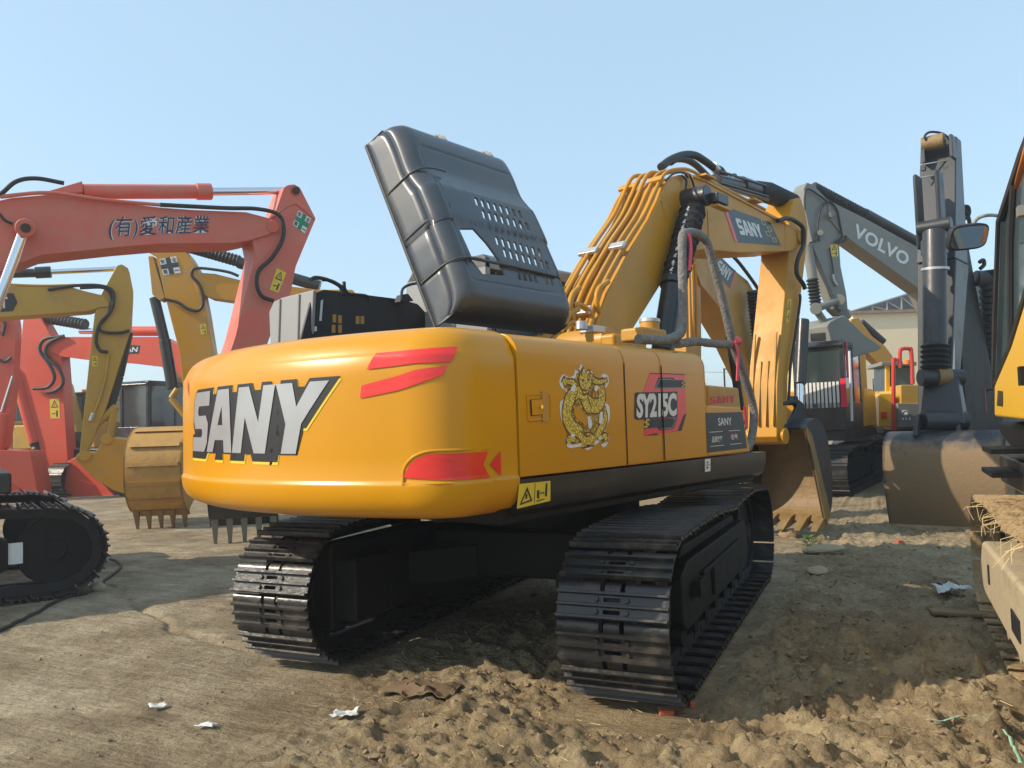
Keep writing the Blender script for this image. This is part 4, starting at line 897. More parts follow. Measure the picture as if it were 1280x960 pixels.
def axis(lo, hi, st, far):
    a = list(np.arange(lo, hi, st)); s = st
    while a[-1] < far: s *= 1.16; a.append(a[-1]+s)
    b = [a[0]]; s = st
    while b[-1] > -far: s *= 1.16; b.append(b[-1]-s)
    return np.array(sorted(b[1:])+a)
gx = axis(-4.5, 5.6, .020, 900); gy = axis(-4.6, 4.6, .020, 900)
X, Y = np.meshgrid(gx, gy)
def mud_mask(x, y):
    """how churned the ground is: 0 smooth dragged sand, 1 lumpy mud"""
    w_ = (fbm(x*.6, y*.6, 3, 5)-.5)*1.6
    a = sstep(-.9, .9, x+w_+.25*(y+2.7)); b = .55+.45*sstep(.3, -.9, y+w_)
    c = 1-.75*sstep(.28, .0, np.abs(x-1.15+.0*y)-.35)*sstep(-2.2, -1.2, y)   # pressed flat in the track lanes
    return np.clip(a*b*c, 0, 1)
def ground_h(x, y):
    m = mud_mask(x, y); near = np.exp(-(np.maximum(0, np.hypot(x-.5, y+.5)-7)/9)**2)
    h = (fbm(x*.35, y*.35, 3, 11)-.5)*.05*near
    h = h+(fbm(x*2.2, y*2.2, 4, 3)-.5)*(.010+.05*m)*near
    cl = fbm(x*7, y*7, 4, 21, .55); h = h+(np.maximum(0, cl-.46))*(.02+.22*m)*near
    rg = 1-np.abs(2*fbm(x*4.2+3, y*4.2, 4, 31, .6)-1); h = h+(rg-.75)*(.005+.055*m)*near
    r2 = 1-np.abs(2*fbm(x*11+7, y*11, 3, 33, .6)-1); h = h+(r2-.75)*(.010+.062*m)*near
    h = h+(fbm(x*24, y*24, 3, 41, .7)-.5)*(.012+.045*m)*near
    # dragged lines across the smooth part
    q = (x*.35+y*.94); h = h+(1-m)*near*(.008*(fbm(q*5, (x*.94-y*.35)*.35, 3, 51)-.5)*2)
    h = h-.035*(1-m)*near*np.exp(-((q+2.15+.15*np.sin(x*1.7)+(fbm(x*3, y*3, 2, 61)-.5)*.25)/.035)**2)*sstep(.9, -1, x)
    h = h-.03*(1-m)*near*np.exp(-((q+.65+.12*np.sin(x*1.1+1)+(fbm(x*3, y*3, 2, 62)-.5)*.25)/.04)**2)*sstep(-1.2, -2.4, x)
    h = h+(fbm(x*13+5, y*13, 3, 81, .7)-.5)*.035*m*near
    # keep low where the tracks stand
    for xc in (1.125, -1.125):
        k = sstep(.46, .30, np.abs(x-xc))*sstep(2.5, 2.2, np.abs(y)); h = h*(1-k)+(-.01)*k
    # push-up ridge behind the right track and between the tracks
    h = h+.07*np.exp(-((y+2.55)/.28)**2)*sstep(.0, .7, x)*near*(.5+fbm(x*5, y*5, 3, 71))
    h = h+.05*np.exp(-((y+1.25+.2*np.sin(x*2))/.35)**2)*sstep(1.7, 2.3, x)*near*(.4+fbm(x*5, y*5, 3, 72))
    return h
Z = ground_h(X, Y)
nx_, ny_2 = len(gx), len(gy)
co = np.stack([X.ravel(), Y.ravel(), Z.ravel()], 1)
idx = np.arange(nx_*ny_2).reshape(ny_2, nx_)
F = np.stack([idx[:-1, :-1].ravel(), idx[:-1, 1:].ravel(), idx[1:, 1:].ravel(), idx[1:, :-1].ravel()], 1)
me = bpy.data.meshes.new('ground'); me.vertices.add(len(co)); me.vertices.foreach_set('co', co.ravel())
me.loops.add(F.size); me.loops.foreach_set('vertex_index', F.ravel().astype(np.int32)); me.polygons.add(len(F)); me.polygons.foreach_set('loop_start', np.arange(0, F.size, 4, dtype=np.int32))
me.update(); me.validate(); me.polygons.foreach_set('use_smooth', [True]*len(me.polygons))
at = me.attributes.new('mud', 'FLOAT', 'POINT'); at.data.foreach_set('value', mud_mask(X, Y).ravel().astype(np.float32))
GR = bpy.data.objects.new('ground', me); COL.objects.link(GR); struct(GR)
gm = bpy.data.materials.new('yard_mud'); gm.use_nodes = True; t = gm.node_tree; L = t.links; bs = t.nodes['Principled BSDF']
tc = t.nodes.new('ShaderNodeTexCoord')
def noise(sc, det=8, ro=.6, vec=None):
    n = t.nodes.new('ShaderNodeTexNoise'); n.inputs['Scale'].default_value = sc; n.inputs['Detail'].default_value = det; n.inputs['Roughness'].default_value = ro; L.new(vec or tc.outputs['Object'], n.inputs['Vector']); return n.outputs['Fac']
def ramp(f, stops):
    r = t.nodes.new('ShaderNodeValToRGB'); L.new(f, r.inputs[0]); e = r.color_ramp.elements
    while len(e) < len(stops): e.new(.5)
    for q, (p_, c_) in zip(e, stops): q.position = p_; q.color = (*c_, 1)
    return r.outputs[0]
def mixc(f, a, b, mode='MIX'):
    m = t.nodes.new('ShaderNodeMix'); m.data_type = 'RGBA'; m.blend_type = mode
    (L.new(f, m.inputs[0]) if not isinstance(f, float) else setattr(m.inputs[0], 'default_value', f)); L.new(a, m.inputs[6]); L.new(b, m.inputs[7]); return m.outputs[2]
mp = t.nodes.new('ShaderNodeMapping'); mp.inputs['Scale'].default_value = (1, 6, 1); mp.inputs['Rotation'].default_value = (0, 0, R(-20)); L.new(tc.outputs['Object'], mp.inputs['Vector'])
dry = ramp(noise(2.2), [(.25, (.31, .245, .155)), (.5, (.46, .38, .255)), (.75, (.58, .495, .345))])
drl = ramp(noise(1.6, 8, .6, mp.outputs[0]), [(.35, (.55, .52, .48)), (.6, (1, 1, 1))])
mp2 = t.nodes.new('ShaderNodeMapping'); mp2.inputs['Scale'].default_value = (1.2, 16, 1); mp2.inputs['Rotation'].default_value = (0, 0, R(-20)); L.new(tc.outputs['Object'], mp2.inputs['Vector'])
scr = noise(2.4, 8, .65, mp2.outputs[0])
dry = mixc(.55, dry, drl, 'MULTIPLY'); dry = mixc(.42, dry, ramp(scr, [(.36, (.58, .55, .50)), (.5, (1, 1, 1)), (.68, (1.15, 1.12, 1.05))]), 'MULTIPLY')
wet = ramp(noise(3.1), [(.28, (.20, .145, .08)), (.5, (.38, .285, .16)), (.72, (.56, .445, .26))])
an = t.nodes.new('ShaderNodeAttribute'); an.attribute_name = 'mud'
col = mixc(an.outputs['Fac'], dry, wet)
fine = ramp(noise(38, 6, .7), [(.3, (.62, .6, .57)), (.55, (1, 1, 1)), (.75, (1.25, 1.22, 1.15))])
col = mixc(.75, col, fine, 'MULTIPLY')
patch = ramp(noise(.55, 4, .55), [(.38, (.70, .66, .60)), (.55, (1, 1, 1))])
col = mixc(.8, col, patch, 'MULTIPLY')
dkb = ramp(noise(17, 5, .7), [(.34, (.5, .46, .42)), (.46, (1, 1, 1))]); col = mixc(.5, col, dkb, 'MULTIPLY')
spk = ramp(noise(90, 3, .6), [(.70, (0, 0, 0)), (.74, (1, 1, 1))])
white = t.nodes.new('ShaderNodeRGB'); white.outputs[0].default_value = (.5, .45, .36, 1)
col = mixc(spk, col, white.outputs[0])
L.new(col, bs.inputs['Base Color']); bs.inputs['Roughness'].default_value = .92; bs.inputs['Specular IOR Level'].default_value = .25
bp_ = t.nodes.new('ShaderNodeBump'); bp_.inputs['Strength'].default_value = .9; bp_.inputs['Distance'].default_value = .02; ad = t.nodes.new('ShaderNodeMath'); ad.operation = 'MULTIPLY_ADD'; ad.inputs[1].default_value = 2.2; L.new(noise(13, 6, .75), ad.inputs[0]); L.new(noise(48, 9, .75), ad.inputs[2]); ae = t.nodes.new('ShaderNodeMath'); ae.operation = 'MULTIPLY_ADD'; ae.inputs[1].default_value = 1.4; L.new(scr, ae.inputs[0]); L.new(ad.outputs[0], ae.inputs[2]); L.new(ae.outputs[0], bp_.inputs['Height']); L.new(bp_.outputs[0], bs.inputs['Normal'])
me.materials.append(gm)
def gh(x, y): return float(ground_h(np.array([float(x)]), np.array([float(y)]))[0])
# loose clods: stuff nobody could count
rs = np.random.RandomState(3); cm = MB()
ico = bmesh.new(); bmesh.ops.create_icosphere(ico, subdivisions=1, radius=1); IV = [v.co.copy() for v in ico.verts]; ico.verts.index_update(); IF = [tuple(v.index for v in f.verts) for f in ico.faces]; ico.free()
k = 0
while k < 8500:
    x, y = rs.uniform(-3.2, 5.6), rs.uniform(-4.0, 6.5)
    if y > 1 and rs.rand() < .5: continue
    m = float(mud_mask(np.array([x]), np.array([y]))[0])
    if rs.rand() > m**1.5+.10: continue
    if abs(abs(x)-1.125) < .36 and abs(y) < 2.3: continue
    r_ = .004+.015*rs.rand()**4*(1 if m < .5 else 1.7); z = gh(x, y)
    rot = Matrix.Rotation(rs.rand()*6, 3, 'Z') @ Matrix.Rotation(rs.rand()*6, 3, 'X'); sc_ = Vector((1, .45+.5*rs.rand(), .35+.4*rs.rand()))
    cm.add([(rot @ Vector((v.x*sc_.x, v.y*sc_.y, v.z*sc_.z)))*r_*rs.uniform(.55, 1.4)+Vector((x, y, z+r_*.25)) for v in IV], IF); k += 1
o = cm.build('mud_clods', M['clod'], None, smooth=0); struct(o, 'stuff', 'small loose mud clods scattered over the churned ground', 'mud')
st_ = MB()
for k in range(900):
    x, y = rs.uniform(-.4, 5.4), rs.uniform(-3.6, 5.5); a = rs.rand()*6.3; l = rs.uniform(.03, .12); z = gh(x, y)+.012
    st_.tube([(x, y, z), (x+math.cos(a)*l*.5, y+math.sin(a)*l*.5, z+.012*rs.rand()), (x+math.cos(a+.4)*l, y+math.sin(a+.4)*l, z)], rs.choice([.0010, .0016, .0024]), 3, False)
o = st_.build('straw_bits', M['straw'], None, smooth=0); struct(o, 'stuff', 'dry straw bits scattered on the churned mud', 'straw')
# ================================================================== OTHER MACHINES
def generic(th, rg, col, name='', tracks=True, cab=True, cy=(-.45, 1.45), upper=True, swing=0, cabcol=None, tside=(1, -1), trackm=None, oy=0, frontcab=False, n=44):
    """the plain standard layout shared by crawler excavators, in the machine's own frame"""
    if tracks:
        for sx in tside: build_track(th, sx*1.125, n=n, individual=False, detail=False, side=sx, mshoe=trackm or M['shoe'], rot=swing)
        u = MB().box((0, 0, .58), (1.7, 1.5, .3)); u.build('undercarriage_frame', M['chassis'], th, bevel=.02, rot=swing)
        MB().cyl((0, 0, .7), (0, 0, 1.02), .62, 32).build('slewing_ring', M['chassis'], th)
    if upper:
        MB().box((0, -.45, 1.13), (2.6, 3.6, .2)).build('platform', M['black'], th, bevel=.02)
        P = [(1.3, -1.9), (1.3, -2.3), (1.15, -2.55), (.8, -2.7), (0, -2.8), (-.8, -2.7), (-1.15, -2.55), (-1.3, -2.3), (-1.3, -1.9)]
        MB().prism([(x, y, 1.12) for x, y in P], (0, 0, .95)).build('counterweight', cabcol or col, th, bevel=.07, seg=3)
        MB().box((0, -1.25, 1.66), (2.66, 1.3, .84)).build('engine_housing', col, th, bevel=.05, seg=3)
        sb = MB().box((.93, .1, 1.6), (.78, 1.4, .72)).build('side_box', col, th, bevel=.04, seg=3)
        hr = MB(); hr.tube([(1.25, .7, 1.9), (1.25, .7, 2.6), (1.25, -.2, 2.6), (1.25, -.2, 1.9)], .02, 8); hr.build('handrail', M['black'], th)
    if cab:
        x0, x1, y0, y1, zt = -1.32, -.36, cy[0], cy[1], 2.98
        c = MB(); 
        for x, y in ((x0+.04, y0+.04), (x1-.04, y0+.04), (x0+.04, y0+.85), (x1-.04, y0+.85), (x0+.04, y1-.12), (x1-.04, y1-.12)): c.box((x, y, 2.1), (.08, .08, 1.7))
        c.prism([(x0, y0, zt-.10), (x0, y0+.04, zt), (x0, y1-.15, zt), (x0, y1-.02, zt-.08), (x0, y1-.02, zt-.12), (x0, y0, zt-.12)], (x1-x0, 0, 0))
        c.box(((x0+x1)/2, (y0+y1)/2, 1.5), (x1-x0, y1-y0, .55)); c.box(((x0+x1)/2, y0+.05, 1.95), (x1-x0, .1, .5))
        cb_ = c.build('cab', M['black'] if cabcol is None else cabcol, th, bevel=.012)
        for a in (((x0+.02, y0+.44, 2.3), (.012, .74, 1.1)), ((x0+.02, y0+1.29, 2.3), (.012, .8, 1.1)), ((x1-.02, y0+.44, 2.3), (.012, .74, 1.1)), ((x1-.02, y0+1.29, 2.3), (.012, .8, 1.1)), (((x0+x1)/2, y1-.12, 2.28), (.82, .012, 1.14)), (((x0+x1)/2, y0+.03, 2.52), (.82, .012, .62))):
            MB().box(*a).build('window', M['paleglass'], cb_)
        MB().box(((x0+x1)/2, .35, 1.95), (.5, .5, .12)).build('seat', M['dark'], th, bevel=.03); MB().box(((x0+x1)/2, .1, 2.3), (.48, .12, .7)).build('seat_back', M['dark'], th, bevel=.03)
        MB().cyl((x0+.3, y0+.4, zt), (x0+.3, y0+.4, zt+.12), .07, 14).build('beacon', M['orange'], cb_)
def mach(px, depth, rel, name, label, group=None, cat='excavator', O=None, back=0):
    """rel: heading in degrees clockwise from the viewing direction"""
    az = YAW+R(rel); O = O or ground_at(px, depth); O = (O[0]-back*math.sin(az), O[1]-back*math.cos(az)); th = thing(name, label, cat, (O[0], O[1], 0), -az, group); return th, Rig(O, az)
def hose(th, rg, pts, x, r=.025, m='rubber', name='hose', k=6): return MB().tube(spl([rg.p(a, b, x) for a, b in pts], k), r, 10).build(name, M[m], th)
def rod(th, rg, a, b, x, r, name, m, par=None): return MB().cyl(rg.p(*a, x), rg.p(*b, x), r, 20).build(name, M[m], par or th, bevel=min(.012, r*.2))
def plate(th, rg, pts, x, w, name, m, bevel=.012, par=None): return MB().yz(rg.poly(pts, x), x, x-w).build(name, M[m], par or th, bevel=bevel, smooth=30)
def qpx(rg, pts, x): return [Vector((x, *rg.on(a, b, x))) for a, b in pts]
GRP = 'excavators parked around the yard'

# ---------- 1. faded salmon excavator on the left, arm reaching right
th, rg = mach(0, 0, 55, 'excavator', 'faded salmon red excavator at the left edge, arm with Japanese lettering reaching right', O=(-6.97, -1.67)); RG1 = rg
generic(th, rg, M['salmon'], tracks=False, cy=(-1.2, .55))
for sx in (1, -1): build_track(th, sx*1.19, individual=False, detail=True, side=sx, n=46)
MB().box((0, 0, .58), (1.8, 1.5, .3)).build('undercarriage_frame', M['chassis'], th, bevel=.02); MB().cyl((0, 0, .7), (0, 0, 1.02), .62, 32).build('slewing_ring', M['chassis'], th)
X0 = .28
bm_ = plate(th, rg, [(-150, 560), (-110, 400), (-60, 300), (-20, 255), (14, 247), (60, 243), (110, 248), (200, 259), (240, 262), (308, 265), (342, 274), (344, 286), (340, 292), (315, 300), (296, 304), (200, 305), (150, 309), (53, 319), (11, 335), (-20, 352), (-60, 410), (-105, 560)], X0, .56, 'boom', 'salmon')
plate(th, rg, [(55, 240), (103, 226), (104, 240), (60, 244)], .12, .24, 'cylinder_bracket', 'salmon', par=bm_)
ac = rod(th, rg, (103, 239.5), (247, 239.5), .0, .088, 'arm_cylinder', 'salmon')
rod(th, rg, (245, 239.5), (264, 239.5), .0, .105, 'cylinder_head', 'salmon', ac); rod(th, rg, (262, 239.5), (360, 238.5), .0, .05, 'piston_rod', 'chrome', ac)
sk = plate(th, rg, [(315, 299), (330, 282), (345, 262), (355, 234), (360, 231), (368, 230), (375, 234), (395, 273), (370, 333), (364, 365), (345, 400), (310, 500), (285, 562), (272, 566), (262, 550), (268, 500), (294, 420), (319, 319)], .24, .46, 'stick', 'salmon')
# raised rim over the stick head
MB().tube([rg.p(a, b, .245) for a, b in ((338, 273), (358, 258), (369, 254), (380, 262), (393, 274))], .012, 8).build('weld_seam', M['salmon'], sk)
MB().cyl(rg.p(370, 238, .245), rg.p(370, 238, .29), .05, 16).build('pin', M['black'], sk); MB().cyl(rg.p(341, 283, .28), rg.p(341, 283, .32), .08, 20).build('boss', M['salmon'], sk, bevel=.01)
hose(th, rg, [(200, 256), (280, 260), (320, 261), (346, 267), (354, 280), (353, 300), (340, 322), (324, 338), (321, 355), (327, 370), (342, 376)], .33, .026)
hose(th, rg, [(-20, 250), (0, 243), (20, 227), (45, 223), (80, 229)], .33, .024); hose(th, rg, [(0, 246), (60, 241), (130, 250), (200, 256)], .33, .022, 'salmon', 'hydraulic_pipe')
hose(th, rg, [(-5, 262), (6, 275), (16, 280)], .33, .015)
bc = rod(th, rg, (-100, 590), (-10, 410), .48, .10, 'boom_cylinder', 'salmon'); rod(th, rg, (-15, 410), (30, 288), .48, .055, 'piston_rod', 'chrome', bc)
MB().cyl(rg.p(32, 285, .28), rg.p(32, 285, .60), .10, 22).build('pin_boss', M['salmon'], bm_, bevel=.015)
MB().cyl(rg.p(32, 285, .60), rg.p(32, 285, .61), .05, 16).build('pin', M['black'], bm_)
f = quadfn(*qpx(rg, ((136, 300), (262, 294), (262, 269), (136, 271)), X0+.006))
for nm, mt, of, o_ in (('lettering_edge', 'letters', .03, 0), ('lettering', 'navy', .006, .003)):
    v_, f_ = text_shape('(有)愛和産業', of, .12, 1); place((v_, f_), (lambda o_: lambda u, v: f(u, v)+Vector((o_, 0, 0)))(o_)).build(nm, M[mt], bm_, smooth=0)
q = qpx(rg, ((366, 281), (381, 292), (389, 273), (373, 263)), .246); st = sticker('cross_sticker', sk, M['white'], quadfn(*q)); f2 = quadfn(*q, off=.003)
place(poly_shape([[(.36, 0), (.64, 0), (.64, .36), (1, .36), (1, .64), (.64, .64), (.64, 1), (.36, 1), (.36, .64), (0, .64), (0, .36), (.36, .36)]]), f2, (0, 1, 0, 1)).build('green_cross', M['green'], st, smooth=0)
for ch, a, b in (('安', .03, .68), ('全', .70, .68), ('第', .03, .04), ('一', .70, .14)): place(text_shape(ch, .02), (lambda a, b: lambda u, v: f2(a+.27*u, b+(.28 if b != .14 else .06)*v))(a, b)).build('lettering', M['ink'], st, smooth=0)
warning_label(sk, (lambda q: lambda u, v, o: quadfn(*q, off=o)(u, v))(qpx(rg, ((337, 362), (348, 366), (358, 341), (346, 335)), .246)))
MB().box((1.32+.01, 1.2, .42), (.01, .22, .1)).build('blue_sticker', mat('blue_sticker', (.03, .15, .5), .4), th); MB().box((1.33, 1.38, .46), (.012, .12, .2)).build('small_sticker', M['white'], th)
M3B = True

# ---------- 2. dusty yellow excavator with the cat badge
th, rg = mach(-300, 12.2, 68, 'excavator', 'dusty yellow excavator on the left whose boom carries a black badge with white letters AT', GRP, back=4.2)
generic(th, rg, M['catyellow'])
bm_ = plate(th, rg, [(-120, 470), (-60, 380), (0, 357), (60, 358), (87, 358), (103, 363), (128, 369), (137, 378), (136, 384), (126, 384), (110, 389), (0, 397), (-50, 410), (-95, 480)], .22, .44, 'boom', 'catyellow')
rod(th, rg, (-20, 343), (50, 341), 0, .075, 'arm_cylinder', 'black'); rod(th, rg, (44, 341), (64, 340), 0, .10, 'cylinder_head', 'black'); rod(th, rg, (60, 340), (146, 336), 0, .045, 'piston_rod', 'chrome')
sk = plate(th, rg, [(118, 394), (124, 372), (135, 352), (146, 332), (152, 330), (160, 335), (165, 360), (165, 372), (163, 411), (158, 428), (132, 512), (104, 575), (98, 578), (100, 560), (112, 446)], .19, .36, 'stick', 'catyellow')
q = qpx(rg, ((-6, 390), (16, 389), (22, 378), (17, 367), (-6, 366)), .226)
bd = place(poly_shape([[(0, 0), (.8, 0), (1, .5), (.8, 1), (0, 1)]]), quadfn(q[0], q[1]+(q[1]-q[0])*.25, q[3]+(q[1]-q[0])*.25, q[4]), (0, 1, 0, 1)).build('badge', M['ink'], bm_, smooth=0)
fb = quadfn(*qpx(rg, ((-6, 388), (10, 387), (10, 368), (-6, 368)), .228)); place(text_shape('CAT', .03), lambda u, v: fb(-.7+1.65*u, .1+.75*v)).build('lettering', M['letters'], bd, smooth=0)
hose(th, rg, [(60, 362), (95, 357), (125, 357), (140, 363), (142, 375), (138, 390), (125, 405), (120, 425), (125, 438), (135, 440)], .25, .028); hose(th, rg, [(100, 360), (130, 360), (139, 372), (136, 392), (124, 408), (130, 415), (150, 416), (162, 413)], .24, .026)
hose(th, rg, [(0, 355), (50, 357), (95, 356)], .22, .02, 'catyellow', 'hydraulic_pipe')
hose(th, rg, [(136, 442), (132, 470), (124, 500), (114, 525)], .21, .02, 'catyellow', 'hydraulic_pipe'); MB().cyl(rg.p(117, 516, .22), rg.p(113, 526, .22), .035, 10).build('fitting', M['steel'], th)
warning_label(sk, (lambda q: lambda u, v, o: quadfn(*q, off=o)(u, v))(qpx(rg, ((115, 458), (122, 458), (122, 445), (115, 445)), .194)))
bc = rod(th, rg, (160, 415), (148, 470), -.02, .09, 'bucket_cylinder', 'black'); rod(th, rg, (148, 470), (135, 515), -.02, .09, 'cylinder_barrel', 'darkarm', bc)
rod(th, rg, (108, 540), (146, 508), .1, .07, 'bucket_link', 'catyellow'); rod(th, rg, (143, 508), (136, 548), .1, .07, 'bucket_link', 'catyellow')
bk = plate(th, rg, [(92, 574), (98, 566), (118, 566), (128, 552), (140, 547), (168, 549), (172, 565), (173, 600), (166, 622), (158, 618), (142, 613), (120, 600)], .50, 1.0, 'bucket', 'catyellow', bevel=.03)
for a in ((106, 570), (133, 549)): MB().cyl(rg.p(*a, .52), rg.p(*a, .56), .09, 18).build('pin', M['catyellow'], bk, bevel=.01)
for k in range(4): a = rg.p(160, 618, .46-.3*k); MB().prism([a, a+Vector((0, .14, .02)), a+Vector((0, .12, -.22)), a+Vector((0, .06, -.24))], (-.10, 0, 0)).build('tooth', M['rust'], bk, bevel=.01)

# ---------- 3. ochre excavator behind, stick hanging down with a ribbed bucket
th, rg = mach(520, 16.5, -96, 'excavator', 'ochre excavator behind the salmon arm, cross sticker on its stick, ribbed bucket down', GRP)
generic(th, rg, M['arm'])
XN = -.19
bm_ = plate(th, rg, [(241, 348), (252, 341), (268, 342), (300, 350), (350, 356), (395, 362), (440, 362), (480, 400), (500, 440), (470, 445), (420, 385), (350, 378), (290, 376), (262, 372), (247, 365)], -.22, -.44, 'boom', 'arm')
sk = plate(th, rg, [(183, 314), (187, 309), (197, 308), (225, 306), (238, 322), (246, 336), (252, 360), (258, 390), (266, 440), (262, 485), (232, 500), (228, 478), (224, 440), (206, 370), (195, 321)], XN, -.38, 'stick', 'arm')
rod(th, rg, (233, 309), (300, 328), 0, .10, 'arm_cylinder', 'rubber'); rod(th, rg, (298, 328), (400, 358), 0, .12, 'cylinder_barrel', 'black')
MB().bellows(rg.p(238, 309, 0), rg.p(300, 327, 0), .13, 14, .2).build('rod_bellows', M['rubber'], th)
bc = rod(th, rg, (193, 372), (207, 430), -.05, .10, 'bucket_cylinder', 'black'); rod(th, rg, (206, 425), (216, 486), -.05, .115, 'cylinder_barrel', 'black', bc)
plate(th, rg, [(185, 320), (191, 320), (206, 372), (200, 376), (190, 368)], XN-.0, -.3, 'cylinder_ears', 'arm')
hose(th, rg, [(206, 374), (222, 378), (235, 386), (248, 388), (254, 378), (250, 358), (240, 345), (243, 336), (260, 336), (285, 340), (298, 345)], XN-.05, .03)
for a, b in (((222, 486), (214, 498)), ((214, 498), (232, 520)), ((232, 496), (238, 520))): rod(th, rg, a, b, XN, .06, 'bucket_link', 'catyellow')
q = qpx(rg, ((204, 344), (226, 341), (220, 320), (199, 324)), XN-.006); st = sticker('cross_sticker', sk, M['white'], quadfn(*q))
f3 = lambda u, v: quadfn(*q)(u, v)+Vector((-.004, 0, 0))
place(poly_shape([[(.36, 0), (.64, 0), (.64, .36), (1, .36), (1, .64), (.64, .64), (.64, 1), (.36, 1), (.36, .64), (0, .64), (0, .36), (.36, .36)]]), f3, (0, 1, 0, 1)).build('dark_cross', M['darkarm'], st, smooth=0)
for ch, a, b in (('安', .03, .68), ('全', .70, .68), ('第', .03, .04), ('一', .70, .14)): place(text_shape(ch, .02), (lambda a, b: lambda u, v: f3(a+.27*u, b+(.28 if b != .14 else .06)*v))(a, b)).build('lettering', M['ink'], st, smooth=0)
warning_label(sk, (lambda q: lambda u, v, o: quadfn(*q)(u, v)+Vector((-o, 0, 0)))(qpx(rg, ((251, 418), (259, 417), (257, 405), (250, 406)), XN-.004)))
O3 = rg
th3 = th
# its bucket faces us with the ribbed back
bw = rg.on(232, 520, 0); 
a3 = R(0)
def facing_bucket(th, rg, cpx, top, bot, wpx, depth, m, lip='dustbucket', ribs=6, label=None, ang=0, teeth=5, tm='rust'):
    """a bucket whose curved back looks at us; local frame of rg, placed by its centre"""
    P = ground_at(cpx, depth); loc = np.array([P[0], P[1], 0])-rg.O; return float(loc @ rg.s), float(loc @ rg.f)
def back_bucket(parent, rg, cpx, ytop, ybot, width, depth, m, view_off=0, ribs=6, teeth=5, tm='rust'):
    """curved back towards the viewer, teeth down; own yaw so that the back looks at rel heading view_off"""
    P = ground_at(cpx, depth); d = FW+(cpx-640)/FOC*RT; d = d/(d @ FW)
    zt = CP[2]+depth*(ray(cpx, ytop)[2]/(ray(cpx, ytop) @ FW)); zb = CP[2]+depth*(ray(cpx, ybot)[2]/(ray(cpx, ybot) @ FW)); H = zt-zb
    loc = np.array([P[0], P[1], 0])-rg.O; lx, ly = float(loc @ rg.s), float(loc @ rg.f)
    yaw = (rg.az)-(YAW+R(view_off))                      # rotation from machine frame to viewer-aligned frame
    Rz = Matrix.Rotation(yaw, 3, 'Z'); base = Vector((lx, ly, 0))
    def W(x, y, z): return base+Rz @ Vector((x, y, z))
    prof = [(.42, 1.0), (.12, 1.0), (-.10, .90), (-.22, .70), (-.24, .50), (-.20, .30), (-.08, .14), (.02, .10)]; prof = [(v.x, v.y) for v in spl([(a, b, 0) for a, b in prof], 3)]
    h = width/2; sh = MB(); n = len(prof)
    vs = [W(x, y*H, zb+z*H) for x in (-h, h) for y, z in prof]; sh.add(vs, [(i, i+1, n+i+1, n+i) for i in range(n-1)])
    vs = [W(x, y*H+.03, zb+z*H) for x in (-h, h) for y, z in prof]; sh.add(vs, [(i, n+i, n+i+1, i+1) for i in range(n-1)])
    o = sh.build('bucket', m, parent, smooth=50)
    for sx in (-1, 1):
        s2 = MB(); ring = prof+[(.40, .30), (.55, .8)]; s2.prism([W(sx*h, y*H, zb+z*H) for y, z in ring], Rz @ Vector((-sx*.03, 0, 0))); s2.build('side_plate', m, o)
    for k in range(ribs):
        i = int(4+(n-7)*k/max(1, ribs-1)); (y0, z0), (y1, z1) = prof[i], prof[min(i+1, n-1)]
        r_ = MB(); r_.prism([W(-h+.05, y0*H, zb+z0*H), W(-h+.05, y0*H-.025, zb+z0*H), W(-h+.05, y1*H-.025, zb+(z1*.6+z0*.4)*H), W(-h+.05, y1*H, zb+(z1*.6+z0*.4)*H)], Rz @ Vector((width-.1, 0, 0))); r_.build('wear_strip', m, o)
    lp_ = MB(); lp_.prism([W(-h, -.02*H, zb+.17*H), W(h, -.02*H, zb+.17*H), W(h, .04*H, zb+.05*H), W(-h, .04*H, zb+.05*H)], Rz @ Vector((0, .035, 0))); lp_.build('cutting_edge', m, o)
    for k in range(teeth):
        x = -h+.07+(width-.14)*k/(teeth-1); tm_ = MB()
        a = [W(x-.05, -.04, zb+.12*H), W(x+.05, -.04, zb+.12*H), W(x+.02, .06, zb-.10*H), W(x-.02, .06, zb-.10*H)]; b = [q+Rz @ Vector((0, .08, 0)) for q in a[:2]]+[q+Rz @ Vector((0, .02, 0)) for q in a[2:]]
        tm_.add(a+b, [(0, 1, 2, 3), (7, 6, 5, 4), (0, 4, 5, 1), (1, 5, 6, 2), (2, 6, 7, 3), (3, 7, 4, 0)]); tm_.build('tooth', M[tm], o, bevel=.006)
    return o, W, H, zb
back_bucket(th, rg, 199, 534, 650, .90, 13.2, M['dustbucket'], -6)

back_bucket(bpy.data.objects['excavator.001'], RG1, 303, 500, 664, .92, 11.3, M['darkarm'], -16, 0, 5, 'volvogrey')

# ---------- 4. red excavator on the left behind the yellow stick
th, rg = mach(330, 21, -84, 'excavator', 'bright red excavator at the left, its boom passing behind the dusty yellow stick', GRP)
generic(th, rg, M['red'])
bm_ = plate(th, rg, [(62, 428), (72, 421), (105, 421), (202, 421), (240, 440), (290, 500), (300, 560), (280, 560), (255, 500), (215, 460), (156, 453), (103, 449), (78, 446), (62, 440)], -.22, -.44, 'boom', 'red')
ac = rod(th, rg, (100, 414), (160, 414), 0, .08, 'piston_rod', 'chrome'); rod(th, rg, (160, 414), (204, 414), 0, .13, 'arm_cylinder', 'red', ac)
MB().bellows(rg.p(50, 396, 0), rg.p(108, 406, 0), .16, 14, .2).build('rod_bellows', M['rubber'], th)
sk = plate(th, rg, [(22, 395), (49, 394), (53, 401), (76, 442), (79, 485), (86, 600), (90, 640), (70, 640), (60, 600), (40, 520), (22, 465), (29, 398)], -.19, -.38, 'stick', 'red')
